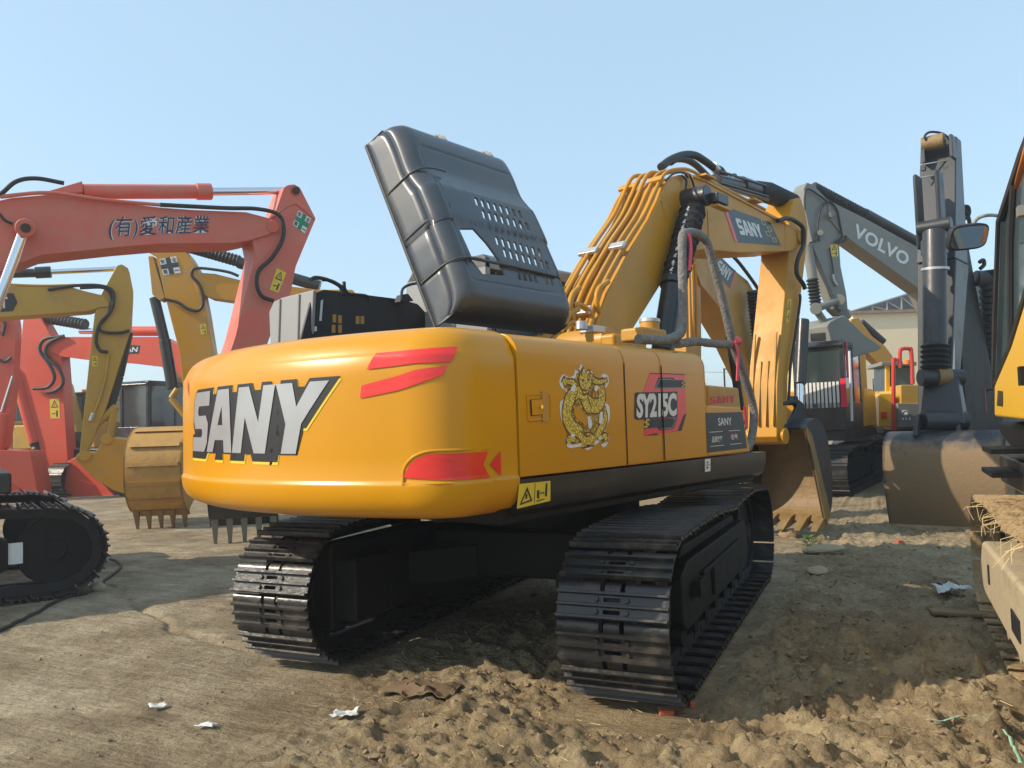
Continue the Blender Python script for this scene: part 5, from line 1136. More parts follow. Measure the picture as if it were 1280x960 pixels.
bc = rod(th, rg, (19, 462), (44, 554), -.15, .15, 'bucket_cylinder', 'red'); MB().bellows(rg.p(43, 552, -.15), rg.p(66, 625, -.15), .14, 12, .25).build('rod_bellows', M['rubber'], bc)
for pts in (((80, 420), (56, 424), (50, 438), (62, 456), (68, 472), (60, 484), (42, 486)), ((78, 420), (60, 430), (58, 445), (74, 462), (79, 478), (70, 488), (58, 491))): hose(th, rg, pts, -.28, .045)
warning_label(sk, (lambda q: lambda u, v, o: quadfn(*q)(u, v)+Vector((-o, 0, 0)))(qpx(rg, ((63, 523), (75, 523), (74, 498), (62, 499)), -.196)))
q = qpx(rg, ((128, 443), (173, 442), (175, 432), (128, 430)), -.226); bd = sticker('badge', bm_, M['ink'], quadfn(*q)); place(text_shape('DOOSAN', .03), lambda u, v: quadfn(*q)(.04+.92*u, .2+.6*v)+Vector((-.006, 0, 0))).build('lettering', M['letters'], bd, smooth=0)
plate(th, rg, [(84, 577), (97, 570), (118, 594), (146, 623), (124, 631), (79, 620)], -.45, -.9, 'bucket', 'red')

# ---------- 5. red excavator at the very edge
th, rg = mach(-260, 19, 78, 'excavator', 'red excavator arm cut off by the left picture edge, lowest bucket in view', GRP)
generic(th, rg, M['red'])
plate(th, rg, [(-160, 470), (-80, 420), (-20, 400), (0, 396), (6, 402), (0, 440), (-60, 450), (-130, 500)], .2, .4, 'boom', 'red')
sk = plate(th, rg, [(0, 395), (18, 396), (20, 410), (17, 470), (12, 520), (6, 560), (-6, 565), (-4, 480)], .19, .38, 'stick', 'red')
rod(th, rg, (16, 470), (2, 515), .25, .035, 'piston_rod', 'chrome'); rod(th, rg, (4, 517), (-4, 570), .25, .13, 'bucket_cylinder', 'red'); hose(th, rg, [(0, 395), (6, 405), (3, 420)], .3, .04); hose(th, rg, [(-6, 448), (6, 452), (14, 447)], .3, .04)
bk = plate(th, rg, [(-24, 562), (37, 564), (44, 600), (48, 626), (30, 614), (14, 604), (-24, 612)], .5, 1.0, 'bucket', 'red'); plate(th, rg, [(-24, 600), (20, 606), (30, 618), (26, 634), (-24, 638)], .42, .8, 'bucket_floor', 'red', par=bk)

# ---------- 6. small excavator with a dark cab facing us
th, rg = mach(186, 22.5, 200, 'excavator', 'excavator with dark cab and clear windows behind the ribbed ochre bucket', GRP)
generic(th, rg, M['catyellow'])
plate(th, rg, [(214, 530), (208, 470), (196, 445), (206, 440), (224, 470), (236, 520)], .2, .4, 'boom', 'catyellow')
# ---------- 7. machines far behind at the left edge
th, rg = mach(78, 25, 100, 'excavator', 'far excavator with green tinted cab showing between the two red sticks', GRP); generic(th, rg, M['catyellow'])
plate(th, rg, [(82, 540), (70, 490), (60, 470), (66, 466), (80, 480), (96, 540)], .2, .4, 'boom', 'catyellow')
th, rg = mach(8, 27, 35, 'excavator', 'far yellow excavator seen from its tail between the red machines', GRP); generic(th, rg, M['catyellow'])

# ---------- 8. second amber machine behind the main stick, facing left towards us
th, rg = mach(990, 17.2, 213, 'excavator', 'amber excavator behind the main arm, black cab with white grille and red trim', GRP)
generic(th, rg, M['yellow'])
XN = -.22
bm_ = plate(th, rg, [(868, 330), (876, 316), (884, 316), (900, 319), (920, 339), (935, 351), (944, 366), (953, 395), (965, 440), (985, 520), (960, 540), (945, 474), (925, 430), (900, 385), (876, 356)], XN, -.44, 'boom', 'arm')
sk = plate(th, rg, [(860, 322), (868, 314), (876, 320), (876, 360), (877, 425), (876, 520), (868, 560), (860, 560), (858, 440)], XN+.03, -.38, 'stick', 'arm')
for k in range(3): hose(th, rg, [(861+4*k, 330), (862+4*k, 370), (863+4*k, 430)], XN-.03, .02, 'arm', 'hydraulic_pipe')
q = qpx(rg, ((887, 333), (914, 361), (920, 339), (899, 320)), XN-.006); bd = sticker('boom_badge', bm_, M['slateplate'], quadfn(*q))
(v_, f_), wt = block_shape('SANY', .015, .06); place((v_, f_), lambda u, v: quadfn(*q)(.12+.7*u, .2+.6*v)+Vector((-.006, 0, 0)), (0, wt, 0, 1)).build('lettering', M['letters'], bd, smooth=0)
place(RECT, lambda u, v: quadfn(*q)(.93+.07*u, v)+Vector((-.003, 0, 0)), (0, 1, 0, 1)).build('red_edge', M['redfilm'], bd, smooth=0)
bc = rod(th, rg, (950, 430), (958, 500), -.4, .11, 'boom_cylinder', 'black'); MB().bellows(rg.p(942, 363, -.4), rg.p(950, 434, -.4), .13, 16, .22).build('rod_bellows', M['rubber'], bc)
hose(th, rg, [(914, 318), (925, 330), (940, 350), (948, 362)], -.3, .03)
# white grille low on the windscreen, red trims
CAB8 = MB()
for k in range(11): CAB8.box((-1.20+.072*k, 1.44, 1.92), (.045, .02, .5))
CAB8.build('grille', M['white'], th)
gl = MB(); gl.box((-1.30, 1.44, 1.95), (.10, .03, .55)); gl.build('red_trim', M['redtape'], th)
gl = MB(); gl.box((-1.335, 1.1, 2.6), (.02, .12, .7)); gl.build('red_ribbon', M['redtape'], th)
gl = MB(); gl.tube([(-1.40, 1.3, 1.4), (-1.42, 1.3, 2.75)], .025, 8); gl.build('door_handrail', M['white'], th)
gl = MB(); gl.box((-.9, 1.5, 3.05), (.28, .06, .16)); gl.build('roof_lamp', M['black'], th, bevel=.01)

# ---------- 9. slate excavator with its bucket in the air
th, rg = mach(1262, 18.6, -112, 'excavator', 'slate grey excavator holding its bucket in the air, bold white lettering on its raised boom', GRP)
generic(th, rg, M['catyellow'])
XN = -.2
bm_ = plate(th, rg, [(1035, 250), (1080, 272), (1151, 311), (1185, 345), (1225, 420), (1240, 500), (1205, 510), (1190, 440), (1153, 364), (1080, 312), (1052, 292), (1036, 272)], XN, -.4, 'boom', 'volvogrey')
sk = plate(th, rg, [(1005, 235), (1009, 228), (1017, 231), (1035, 250), (1046, 262), (1053, 290), (1049, 304), (1051, 333), (1058, 367), (1060, 387), (1056, 394), (1047, 385), (1045, 377), (1017, 310), (1006, 262)], XN+.03, -.34, 'stick', 'volvogrey')
MB().bellows(rg.p(1016, 233, 0), rg.p(1082, 268, 0), .11, 22, .2).build('rod_bellows', M['rubber'], th); rod(th, rg, (1080, 267), (1150, 305), 0, .12, 'arm_cylinder', 'black')
q = qpx(rg, ((1066, 295), (1133, 333), (1138, 318), (1070, 279)), XN-.006); place(text_shape('VOLVO', .03, 0, 1.05), lambda u, v: quadfn(*q)(u, v)).build('lettering', M['letters'], bm_, smooth=0)
bc = rod(th, rg, (1009, 306), (1016, 350), -.1, .10, 'bucket_cylinder', 'volvogrey'); MB().bellows(rg.p(1015, 348, -.1), rg.p(1020, 382, -.1), .13, 8, .3).build('rod_bellows', M['rubber'], bc)
for x_ in (-.24, .12):
    for a, b in (((1020, 386), (1049, 375)), ((1020, 387), (1034, 408))): rod(th, rg, a, b, x_, .075, 'bucket_link', 'volvogrey')
for a in ((1020, 386), (1049, 375), (1057, 393), (1034, 408), (1040, 268), (1026, 291)): MB().cyl(rg.p(*a, .2), rg.p(*a, -.32), .12 if a[1] > 300 else .06, 16).build('pin', M['volvogrey'], sk, bevel=.01)
warning_label(sk, (lambda q: lambda u, v, o: quadfn(*q)(u, v)+Vector((-o, 0, 0)))(qpx(rg, ((1039, 321), (1048, 320), (1047, 305), (1038, 306)), XN+.024)))
for pts in (((1006, 262), (1006, 245), (1010, 236), (1025, 245), (1035, 253)), ((1024, 302), (1022, 285), (1026, 262), (1036, 252), (1046, 262), (1050, 280), (1052, 296), (1044, 303)), ((1012, 304), (1020, 300), (1024, 290)), ((1048, 304), (1056, 300), (1058, 295))): hose(th, rg, pts, XN-.03, .02)
hose(th, rg, [(1037, 310), (1041, 335), (1042, 344)], XN-.0, .014); MB().tube([rg.p(1041, 343, XN), rg.p(1042, 350, XN), rg.p(1046, 357, XN)], .03, 8).build('fitting', M['steel'], sk)
bkp = [(1034, 407), (1038, 402), (1047, 397), (1056, 394), (1062, 400), (1080, 418), (1103, 434), (1098, 438), (1070, 446), (1055, 451), (1046, 447), (1040, 430)]
bk = plate(th, rg, bkp, -.5, -1.0, 'bucket', 'volvogrey', bevel=.02)
for k in range(5): a = rg.p(1050+9*k, 449-3*k, .45); MB().prism([a, a+Vector((0, .12, .0)), a+Vector((0, .10, -.16)), a+Vector((0, .03, -.16))], (-.9, 0, 0)).build('tooth', M['volvogrey'], bk, bevel=.01) if False else None

# ---------- 10. dark slate excavator facing us, muddy bucket on the ground
th, rg = mach(1178, 12.1, 222, 'excavator', 'dark slate excavator facing us behind its large mud-caked bucket resting on the ground', None, back=4.9)
generic(th, rg, M['volvogrey'], cab=False)
def dpt(px, py, depth):
    d = ray(px, py); d = d/(d @ FW); P = CP+d*depth-rg.O; return Vector((float(P @ rg.s), float(P @ rg.f), float(P[2])))
def rib(pts, w, name, m, par=None, th_=th, bevel=.02):
    """a beam through (px,py,depth) points of given width, in the machine's own frame"""
    pts = [dpt(*q) for q in pts]; return pts
# stick: a tapered box hanging down, seen from its front
def beam(name, m, A, Bp, wa, wb, ta, tb, par=None, bevel=.02):
    a, b = dpt(*A), dpt(*Bp); vs = []
    for q, w_, t_ in ((a, wa, ta), (b, wb, tb)):
        for sx, sy in ((-1, -1), (1, -1), (1, 1), (-1, 1)): vs.append(q+Vector((sx*w_/2, sy*t_/2, 0)))
    return MB().add(vs, [(0, 1, 2, 3), (7, 6, 5, 4), (0, 4, 5, 1), (1, 5, 6, 2), (2, 6, 7, 3), (3, 7, 4, 0)]).build(name, M[m], par or th, bevel=bevel)
sk = beam('stick', 'darkarm', (1176, 178, 12.3), (1178, 330, 11.9), .50, .52, .30, .75)
beam('stick_lower', 'darkarm', (1179, 331, 11.9), (1172, 520, 11.5), .52, .42, .75, .40, sk)
for sx in (-.19, .19):
    a = dpt(1176, 190, 12.1)+Vector((sx, .12, 0)); MB().box(tuple(a), (.05, .22, .34)).build('ear', M['darkarm'], sk, bevel=.01)
    a = dpt(1172, 270, 11.8)+Vector((sx*.75, .40, 0)); MB().box(tuple(a), (.06, .30, 1.1)).build('bracket', M['darkarm'], sk, bevel=.03)
MB().cyl(dpt(1169, 180, 12.1)+Vector((.15, .1, 0)), dpt(1169, 180, 12.1)+Vector((-.15, .1, 0)), .11, 16).build('pin', M['rust'], sk)
MB().cyl(dpt(1168, 283, 11.35)+Vector((-.22, 0, 0)), dpt(1168, 283, 11.35)+Vector((.22, 0, 0)), .10, 18).build('pin', M['darkarm'], sk, bevel=.01)
for py in (200, 216): MB().tube([dpt(1151, py+6, 12.0), dpt(1187, py, 12.0)], .012, 6).build('hose_band', M['steel'], sk)
for px in (1154, 1182): MB().box(tuple(dpt(px, 211, 12.0)), (.06, .08, .06)).build('bolt', M['black'], sk)
bc = MB().cyl(dpt(1168, 290, 11.3), dpt(1169, 440, 10.95), .155, 26).build('bucket_cylinder', M['darkarm'], th, bevel=.01)
MB().cyl(dpt(1168, 300, 11.3), dpt(1168, 318, 11.3), .175, 26).build('cylinder_head', M['darkarm'], bc, bevel=.01)
MB().cyl(dpt(1169, 335, 11.2), dpt(1169, 338, 11.2), .18, 24).build('hose_band', M['steel'], bc)
MB().tube([dpt(1190, 330, 11.6), dpt(1190, 480, 11.3)], .035, 8).build('hydraulic_pipe', M['steel'], bc)
MB().bellows(dpt(1169, 430, 10.95), dpt(1169, 462, 10.9), .19, 5, .22).build('rod_bellows', M['rubber'], bc)
lk = MB().cyl(dpt(1150, 472, 10.85), dpt(1203, 472, 10.85), .115, 20).build('link_pin', M['darkarm'], th, bevel=.01)
MB().cyl(dpt(1170, 471, 10.84), dpt(1186, 471, 10.84), .125, 20).build('rust_ring', M['rust'], lk)
beam('bucket_link', 'darkarm', (1178, 474, 10.9), (1180, 530, 10.7), .42, .55, .2, .25)
MB().cyl(dpt(1153, 526, 10.6), dpt(1207, 526, 10.6), .13, 20).build('bucket_pin', M['darkarm'], th, bevel=.01)
for px in (1149, 1201): beam('ear', 'darkarm', (px, 518, 10.6), (px, 545, 10.6), .05, .06, .2, .45)
hs = MB().tube(spl([dpt(*q) for q in ((1158, 176, 12), (1156, 170, 12), (1163, 165, 12), (1178, 167, 12), (1187, 176, 12), (1189, 195, 12))], 6), .018, 8).build('grease_hose', M['rubber'], sk)
# side plates of boom going back and down, shade put in as blacker paint
bm_ = plate(th, rg, [(1191, 262), (1195, 248), (1203, 262), (1208, 290), (1214, 325), (1226, 390), (1241, 470), (1262, 560), (1212, 560), (1202, 440), (1194, 330)], -.25, -.5, 'boom', 'chassis', .02)
MB().cyl(dpt(1219, 348, 13.0), dpt(1246, 348, 13.0), .13, 20).build('pin_boss', M['darkarm'], bm_, bevel=.02); MB().box(tuple(dpt(1234, 343, 13.0)), (.3, .2, .12)).build('work_lamp', M['black'], bm_, bevel=.02)
bc2 = MB().bellows(dpt(1236, 352, 13.0), dpt(1238, 470, 14.0), .15, 16, .25).build('rod_bellows', M['rubber'], th)
for pts in (((1196, 250), (1206, 262), (1212, 280), (1205, 296)), ((1196, 262), (1209, 258), (1211, 268), (1204, 275)), ((1224, 328), (1229, 325), (1230, 331), (1225, 336))): MB().tube(spl([dpt(a, b, 12.3) for a, b in pts], 5), .03, 8).build('hose', M['rubber'], bm_)
for pts, m_ in ((((1222, 520), (1222, 498), (1225, 488), (1240, 486)), 'black'), (((1206, 520), (1210, 500), (1207, 492)), 'redrail')): MB().tube(spl([dpt(a, b, 13.2) for a, b in pts], 5), .035, 8).build('handrail', M[m_], th)
MB().box(tuple(dpt(1228, 500, 13.1)), (.10, .03, .42)).build('red_ribbon', M['redtape'], th)
# bucket, back to us
P = ground_at(1176, 10.4); loc = np.array([P[0], P[1], 0])-rg.O; bx, by = float(loc @ rg.s), float(loc @ rg.f)
prof = [(.62, 1.20), (.25, 1.28), (-.02, 1.25), (-.20, 1.12), (-.27, .9), (-.26, .60), (-.18, .32), (-.08, .08), (-.05, -.04)]; prof = [(v.x, v.y) for v in spl([(a, b, 0) for a, b in prof], 4)]
yaw = rg.az-YAW-R(37); Rz = Matrix.Rotation(yaw, 3, 'Z'); W = lambda x, y, z: Vector((bx, by, 0))+Rz @ Vector((x, y, z)); hw = .70; n = len(prof)
sh = MB(); sh.add([W(x, y, z) for x in (-hw, hw) for y, z in prof], [(i, i+1, n+i+1, n+i) for i in range(n-1)]); sh.add([W(x, y+.03, z) for x in (-hw, hw) for y, z in prof], [(i, n+i, n+i+1, i+1) for i in range(n-1)])
bk = sh.build('bucket', M['mudbucket'], th, smooth=50)
for sx in (-1, 1): MB().prism([W(sx*hw, y, z) for y, z in prof+[(.55, .35), (.85, 1.2)]], Rz @ Vector((-sx*.03, 0, 0))).build('side_plate', M['mudbucket'], bk)
for fx in (-.33, .12): MB().prism([W(fx*hw*1.6+d, prof[k][0]-.012, prof[k][1]) for k, d in ((8, -.004), (8, .004), (24, .004), (24, -.004))], Rz @ Vector((0, .02, 0))).build('weld_line', M['mudbucket'], bk)
MB().prism([W(-hw-.02, -.09, -.02), W(hw+.02, -.09, -.02), W(hw+.02, -.07, .07), W(-hw-.02, -.07, .07)], Rz @ Vector((0, .05, 0))).build('cutting_edge', M['mudtrack'], bk)

# ---------- 11. yellow machine with red rails, seen from the rear
th, rg = mach(1140, 21.5, 12, 'excavator', 'yellow wheeled-looking excavator with red handrails and a grey tail, far right', GRP)
th['label'] = 'yellow excavator with bent red handrails and dark grey tail behind the muddy bucket'
generic(th, rg, M['catyellow'], cab=False)
def d2(px, py, depth): d = ray(px, py); d = d/(d @ FW); P = CP+d*depth-rg.O; return Vector((float(P @ rg.s), float(P @ rg.f), float(P[2])))
YB = mat('bright_yellow_paint', (.80, .45, .02), .35, var=.05)
def bxp(name, m, x0, y0, x1, y1, dep, thick, par=None, bev=.02):
    P_ = [d2(x0, y1, dep), d2(x1, y1, dep), d2(x1, y0, dep), d2(x0, y0, dep)]; return MB().prism(P_, (0, thick, 0)).build(name, m, par or th, bevel=bev)
bxp('side_cover', YB, 1099, 492, 1119, 533, 18.5, 1.2); bxp('engine_cover', M['catyellow'], 1126, 481, 1157, 506, 18.4, 1.2); tl = bxp('tail', M['volvogrey'], 1122, 504, 1165, 534, 18.3, .6)
bxp('cab', M['black'], 1109, 454, 1142, 494, 19.5, 1.4); bxp('cab_window', M['glass'], 1114, 459, 1139, 488, 19.45, .03); bxp('cab_post', YB, 1107, 452, 1113, 495, 19.4, .1); bxp('cab_roof', M['volvogrey'], 1102, 452, 1146, 457, 19.3, 1.6)
bxp('reflector', M['redfilm'], 1102, 515, 1109, 523, 18.45, .02, None, 0)
c = d2(1131.5, 516.5, 18.25); MB().cyl(c, c+Vector((0, .03, 0)), .07, 20).build('round_emblem', M['white'], tl)
MB().tube([c+Vector((.05*math.cos(a*.5), -.005, .05*math.sin(a*.5))) for a in range(13)], .008, 5).build('emblem_ring', M['ink'], tl)
for px in (1128, 1132, 1136): bxp('emblem_letter', M['white'], px, 522, px+2, 525, 18.27, .02, tl, 0)
for pts in (((1117, 538), (1117, 455), (1118, 450), (1121, 450)), ((1125, 460), (1125, 440), (1128, 436), (1136, 436), (1139, 440), (1141, 480))): MB().tube(spl([d2(a, b, 18.1) for a, b in pts], 6), .045, 8).build('handrail', M['redrail'], th)
for px in (1117, 1155): bxp('tail_foot', M['redrail'], px-3, 534, px+4, 537, 18.2, .1)
MB().cyl(d2(1134, 455, 19), d2(1134, 450, 19), .09, 12).build('beacon', M['orange'], th)

# ---------- 12. ochre arm in front of the cream wall
th, rg = mach(1150, 24, -100, 'excavator', 'brown ochre excavator arm in front of the cream wall, dark bucket hanging below', GRP)
generic(th, rg, M['catyellow'], cab=False)
bm_ = plate(th, rg, [(1064, 408), (1064, 399), (1073, 397), (1078, 404), (1090, 420), (1106, 432), (1115, 444), (1130, 470), (1140, 520), (1126, 520), (1115, 475), (1100, 455), (1080, 436), (1070, 420)], -.2, -.4, 'boom', 'arm')
rod(th, rg, (1076, 403), (1104, 428), 0, .12, 'arm_cylinder', 'rubber')
sk = plate(th, rg, [(1072, 440), (1082, 440), (1085, 500), (1083, 512), (1074, 512), (1072, 480)], -.18, -.36, 'stick', 'arm'); plate(th, rg, [(1066, 405), (1074, 410), (1083, 440), (1072, 442)], -.18, -.36, 'stick_head', 'arm', par=sk)
rod(th, rg, (1068, 440), (1072, 480), -.1, .09, 'bucket_cylinder', 'black'); rod(th, rg, (1101, 460), (1108, 505), -.3, .12, 'boom_cylinder', 'volvogrey'); rod(th, rg, (1070, 490), (1082, 506), -.1, .25, 'bucket_link', 'bucketin')
back_bucket(th, rg, 1080, 512, 558, .78, 20.5, M['darkarm'], 26, 0, 0)

# ---------- 13. near machine at the right edge: yellow cab over a mud-covered track
RGX = YAW+R(-24)          # heading: away and to the left of the view
P0_ = ground_at(1201, 6.6)
azm = math.atan2(-.30, .954)*1.0
def near():
    # the track's left shoe edge runs from (1201,607) far to (1267,675) near
    a = np.array(ground_at(1201, 6.4)); b = np.array(ground_at(1267, 3.74)); d = (a-b)/np.linalg.norm(a-b); return a, d
a_, d_ = near(); az = math.atan2(d_[0], d_[1]); s_v = np.array([math.cos(az), -math.sin(az)])
O_ = a_-d_*2.05+s_v*1.46
th = thing('excavator', 'near excavator at the right edge, yellow cab with round mirror above a mud-covered track', 'excavator', (O_[0], O_[1], 0), -az); rg = Rig(O_, az)
for sx in (-1, 1): build_track(th, sx*1.14, n=44, individual=False, detail=True, side=sx, mshoe=M['mudtrack'], mframe=M['mudframe'], mchain=M['bucketin'], w=.62)
MB().box((0, 0, .58), (1.7, 1.5, .3)).build('undercarriage_frame', M['mudframe'], th, bevel=.02); MB().cyl((0, 0, .7), (0, 0, 1.02), .62, 32).build('slewing_ring', M['chassis'], th)
sb_ = MB().prism([(-1.47, -1.25, .30), (-1.47, 1.15, .30), (-1.47, 1.22, .45), (-1.47, 1.0, .66), (-1.47, -1.0, .70), (-1.47, -1.3, .55)], (.5, 0, 0)).build('track_cover', M['mudframe'], th, bevel=.03, seg=3)
for y_, z_, dy_, dz_ in ((.62, .50, .05, .12), (-.55, .46, .28, .11)): MB().box((-1.468, y_, z_), (.02, dy_, dz_)).build('slot', M['dark'], sb_)
for k in range(5): MB().cyl((-1.40, -1.0+k*.5, .22), (-1.30, -1.0+k*.5, .22), .09, 16).build('roller_cap', M['mudframe'], sb_)
st2 = MB()
for k in range(26):
    y = 1.7-2.6*random.random(); x = -1.44+.08*random.random(); z0 = .90; p0 = Vector((x, y, z0)); l = random.uniform(.03, .16)
    st2.tube([p0, p0+Vector((-.04-.08*random.random(), random.uniform(-.05, .05), -l*.3)), p0+Vector((-.05-.1*random.random(), random.uniform(-.1, .1), -l))], .0022, 3, False)
s_o = st2.build('hanging_straw', M['straw'], th, smooth=0); s_o['kind'] = 'stuff'

# upper body of the near machine: only the door side of the cab shows
generic(th, rg, YB, tracks=False, cab=False)
xL = -1.33
c_ = MB()
fp = rg.poly([(1250, 275), (1247, 330), (1244, 440), (1243, 480), (1243, 521), (1290, 527), (1330, 530), (1330, 60), (1290, 165)], xL)
CABN = MB().yz(rg.poly([(1243, 480), (1243, 521), (1290, 527), (1340, 530), (1340, 300), (1290, 345), (1264, 430)], xL), xL, xL+.95).build('cab', YB, th, bevel=.02)
def bar(pts, r, m='darkarm', name='cab_frame', x=xL+.02): return MB().tube([rg.p(a, b, x) for a, b in pts], r, 8).build(name, M[m], CABN)
bar([(1292, 160), (1280, 190), (1251, 276), (1246, 400), (1244, 482)], .028); bar([(1264, 430), (1264, 300), (1268, 225)], .022); bar([(1246, 478), (1264, 436), (1290, 350)], .026); bar([(1292, 160), (1340, 40)], .03)
MB().yz(rg.poly([(1251, 278), (1246, 400), (1245, 478), (1264, 430), (1290, 350), (1340, 300), (1340, 60), (1280, 192)], xL+.03), xL+.03, xL+.04).build('side_window', M['glass'], CABN)
MB().yz(rg.poly([(1262, 240), (1281, 186), (1340, 66), (1340, 30), (1283, 165)], xL), xL, xL+.93).build('cab_roof', M['orange'], CABN, bevel=.02)
MB().prism([rg.p(1251, 278, xL), rg.p(1244, 478, xL), rg.p(1244, 478, xL)+Vector((.92, 0, 0)), rg.p(1251, 278, xL)+Vector((.92, 0, 0))], (0, -.01, 0)).build('windscreen', M['glass'], CABN)
lq_ = qpx(rg, ((1246, 507), (1253, 508), (1253, 489), (1247, 488)), xL-.004); sticker('side_lamp', CABN, M['paleglass'], quadfn(*lq_))
MB().box(tuple(rg.p(1279, 264, xL-.03)), (.05, .06, .05)).build('hinge', M['volvogrey'], CABN); MB().box(tuple(rg.p(1278, 470, xL-.02)), (.03, .10, .10)).build('door_handle', M['chassis'], CABN)
MB().yz(rg.poly([(1247, 525), (1300, 530), (1300, 572), (1262, 560), (1250, 545)], xL+.1), xL+.1, xL+.5).build('step_box', M['chassis'], th, bevel=.04)
MB().box(tuple(rg.p(1262, 562, xL)), (.25, .5, .03)).build('step', M['chassis'], th); MB().box(tuple(rg.p(1262, 590, xL)), (.25, .6, .03)).build('step', M['chassis'], th)
# mirror on its stay, looking back at us
def near_pt(px, py, depth): dd = ray(px, py); dd = dd/(dd @ FW); P_ = CP+dd*depth-rg.O; return Vector((float(P_ @ rg.s), float(P_ @ rg.f), float(P_[2])))
MD = 5.3
mc = near_pt(1211.5, 296.5, MD); ax, ay = near_pt(1236, 294, MD)-mc, near_pt(1212, 281, MD)-mc; n0_ = ax.cross(ay).normalized(); n0_ = n0_ if n0_.dot(near_pt(1211, 296, 3)-mc) > 0 else -n0_; ay = ay+n0_*ay.length*.30; nn_ = ax.cross(ay).normalized(); nn_ = nn_ if nn_.dot(near_pt(1211, 296, 3)-mc) > 0 else -nn_
def rr(k, e=4): 
    out = []
    for i in range(28): t_ = 2*math.pi*i/28; cx_, sy_ = math.cos(t_), math.sin(t_); out.append((abs(cx_)**(2/e)*(1 if cx_ > 0 else -1)*k, abs(sy_)**(2/e)*(1 if sy_ > 0 else -1)*(k if k > .95 else k-.08)))
    return out
MR = MB().prism([mc+ax*u+ay*v for u, v in rr(1)], -nn_*.05).build('mirror_housing', M['rubber'], CABN, bevel=.008)
MB().prism([mc+ax*u+ay*v+nn_*.002 for u, v in rr(.92)], nn_*.003).build('mirror_glass', M['mirror'], MR)
MB().prism([mc+ax*u+ay*v+nn_*.007 for u, v in ((.70, -.6), (.84, -.5), (.84, .6), (.70, .66))], nn_*.001).build('orange_film', M['orange'], MR)
MB().tube(spl([near_pt(1217, 292, MD+.04), near_pt(1217, 280, MD+.04), near_pt(1224, 272, MD+.03), near_pt(1236, 269, MD+.02), near_pt(1250, 270, MD+.2)], 6), .012, 8).build('mirror_stay', M['volvogrey'], MR)

# ================================================================== BUILDING, FAR TREES
def wpt(px, py, depth): dd = ray(px, py); dd = dd/(dd @ FW); return Vector([float(q) for q in CP+dd*depth])
P0 = wpt(1066, 392, 46); P1 = wpt(1222, 384, 46); ez = P0.z; bl = thing('shed', 'cream shed with dark open truss gable roof behind the dark slate arm', 'building', (P0.x, P0.y, 0), math.atan2(P1.y-P0.y, P1.x-P0.x)); Lb = (P1-P0).length; Lb = math.hypot(P1.x-P0.x, P1.y-P0.y)
MB().box((Lb/2, 6, ez/2), (Lb, 12, ez)).build('wall', M['cream'], bl)
pk = ez+1.5
MB().prism([(-.3, -.02, ez+.05), (Lb*.86, -.02, pk+.35), (Lb+.3, -.02, pk-.1), (Lb+.3, -.02, ez+.05)], (0, 12.2, 0)).build('roof', M['roof'], bl)
MB().box((Lb/2, -.15, ez+.03), (Lb+.5, .3, .16)).build('eave_beam', M['wood'], bl)
for k in range(9):
    x = Lb*(k+.3)/8.5; zt = ez+.1+(pk+.3-ez)*min(x/(Lb*.86), 1)
    if zt-ez > .25: MB().tube([(x, -.08, ez+.1), (x, -.08, zt)], .05, 6).build('truss_post', M['grey'], bl); MB().tube([(x, -.09, zt-.05), (min(x+Lb/8.5, Lb), -.09, ez+.12)], .04, 6).build('truss_brace', M['grey'], bl)
MB().tube([(-.3, -.12, ez+.07), (Lb*.86, -.12, pk+.37)], .06, 6).build('roof_edge', M['grey'], bl)
def upole(px, dep, lb):
    g0 = ground_at(px, dep); t_ = thing('utility_pole', lb, 'pole', (g0[0], g0[1], 0), -YAW-.3); MB().cyl((0, 0, 0), (0, 0, 9.5), .14, 12).build('post', M['concrete'], t_)
    MB().box((0, 0, 8.9), (1.8, .1, .1)).build('crossarm', M['grey'], t_)
    for x in (-.8, 0, .8): MB().cyl((x, 0, 8.95), (x, 0, 9.2), .05, 8).build('insulator', M['white'], t_)
    return t_
pw = []
for px, dep, lb in ((760, 78, 'far utility pole standing behind the main boom'), (1000, 92, 'far utility pole hidden mostly behind the slate arm and main stick')): upole(px, dep, lb); pw.append(Vector((*ground_at(px, dep), 0)))
for z_, lb in ((3.4, 'lowest thin wire in the sky between rail and main stick'), (5.2, 'middle thin wire in the sky between rail and main stick'), (6.9, 'topmost thin wire in the sky between rail and main stick')):
    P = [pw[0].lerp(pw[1], k/12)+Vector((0, 0, z_-.5*math.sin(math.pi*k/12))) for k in range(13)]; tag(MB().tube(P, .022, 5).build('overhead_wire', M['rubber'], None), lb, 'wire', 'wires between the far poles')
tr = MB(); rs2 = np.random.RandomState(8)
for k in range(2600):
    px = rs2.uniform(-250, 720); dep = rs2.uniform(120, 150); base = ground_at(px, dep); hh = 3.2+2.8*float(vnoise(np.array([px*.02]), np.array([0.]), 4)[0])+1.2*float(vnoise(np.array([px*.11]), np.array([3.]), 5)[0])
    z = hh*rs2.rand()**.7; r_ = rs2.uniform(.35, .9); q = Vector((base[0], base[1], z)); rot = Matrix.Rotation(rs2.rand()*6, 3, 'Z') @ Matrix.Rotation(rs2.rand()*3, 3, 'X')
    tr.add([q+rot @ Vector(v)*r_ for v in ((-1, -.6, 0), (1, -.5, .2), (.6, .8, -.1), (-.5, .9, .3))], [(0, 1, 2, 3)])
o = tr.build('distant_trees', M['tree'], None, smooth=0); struct(o, 'stuff', 'low belt of distant trees along the horizon on the left', 'trees')

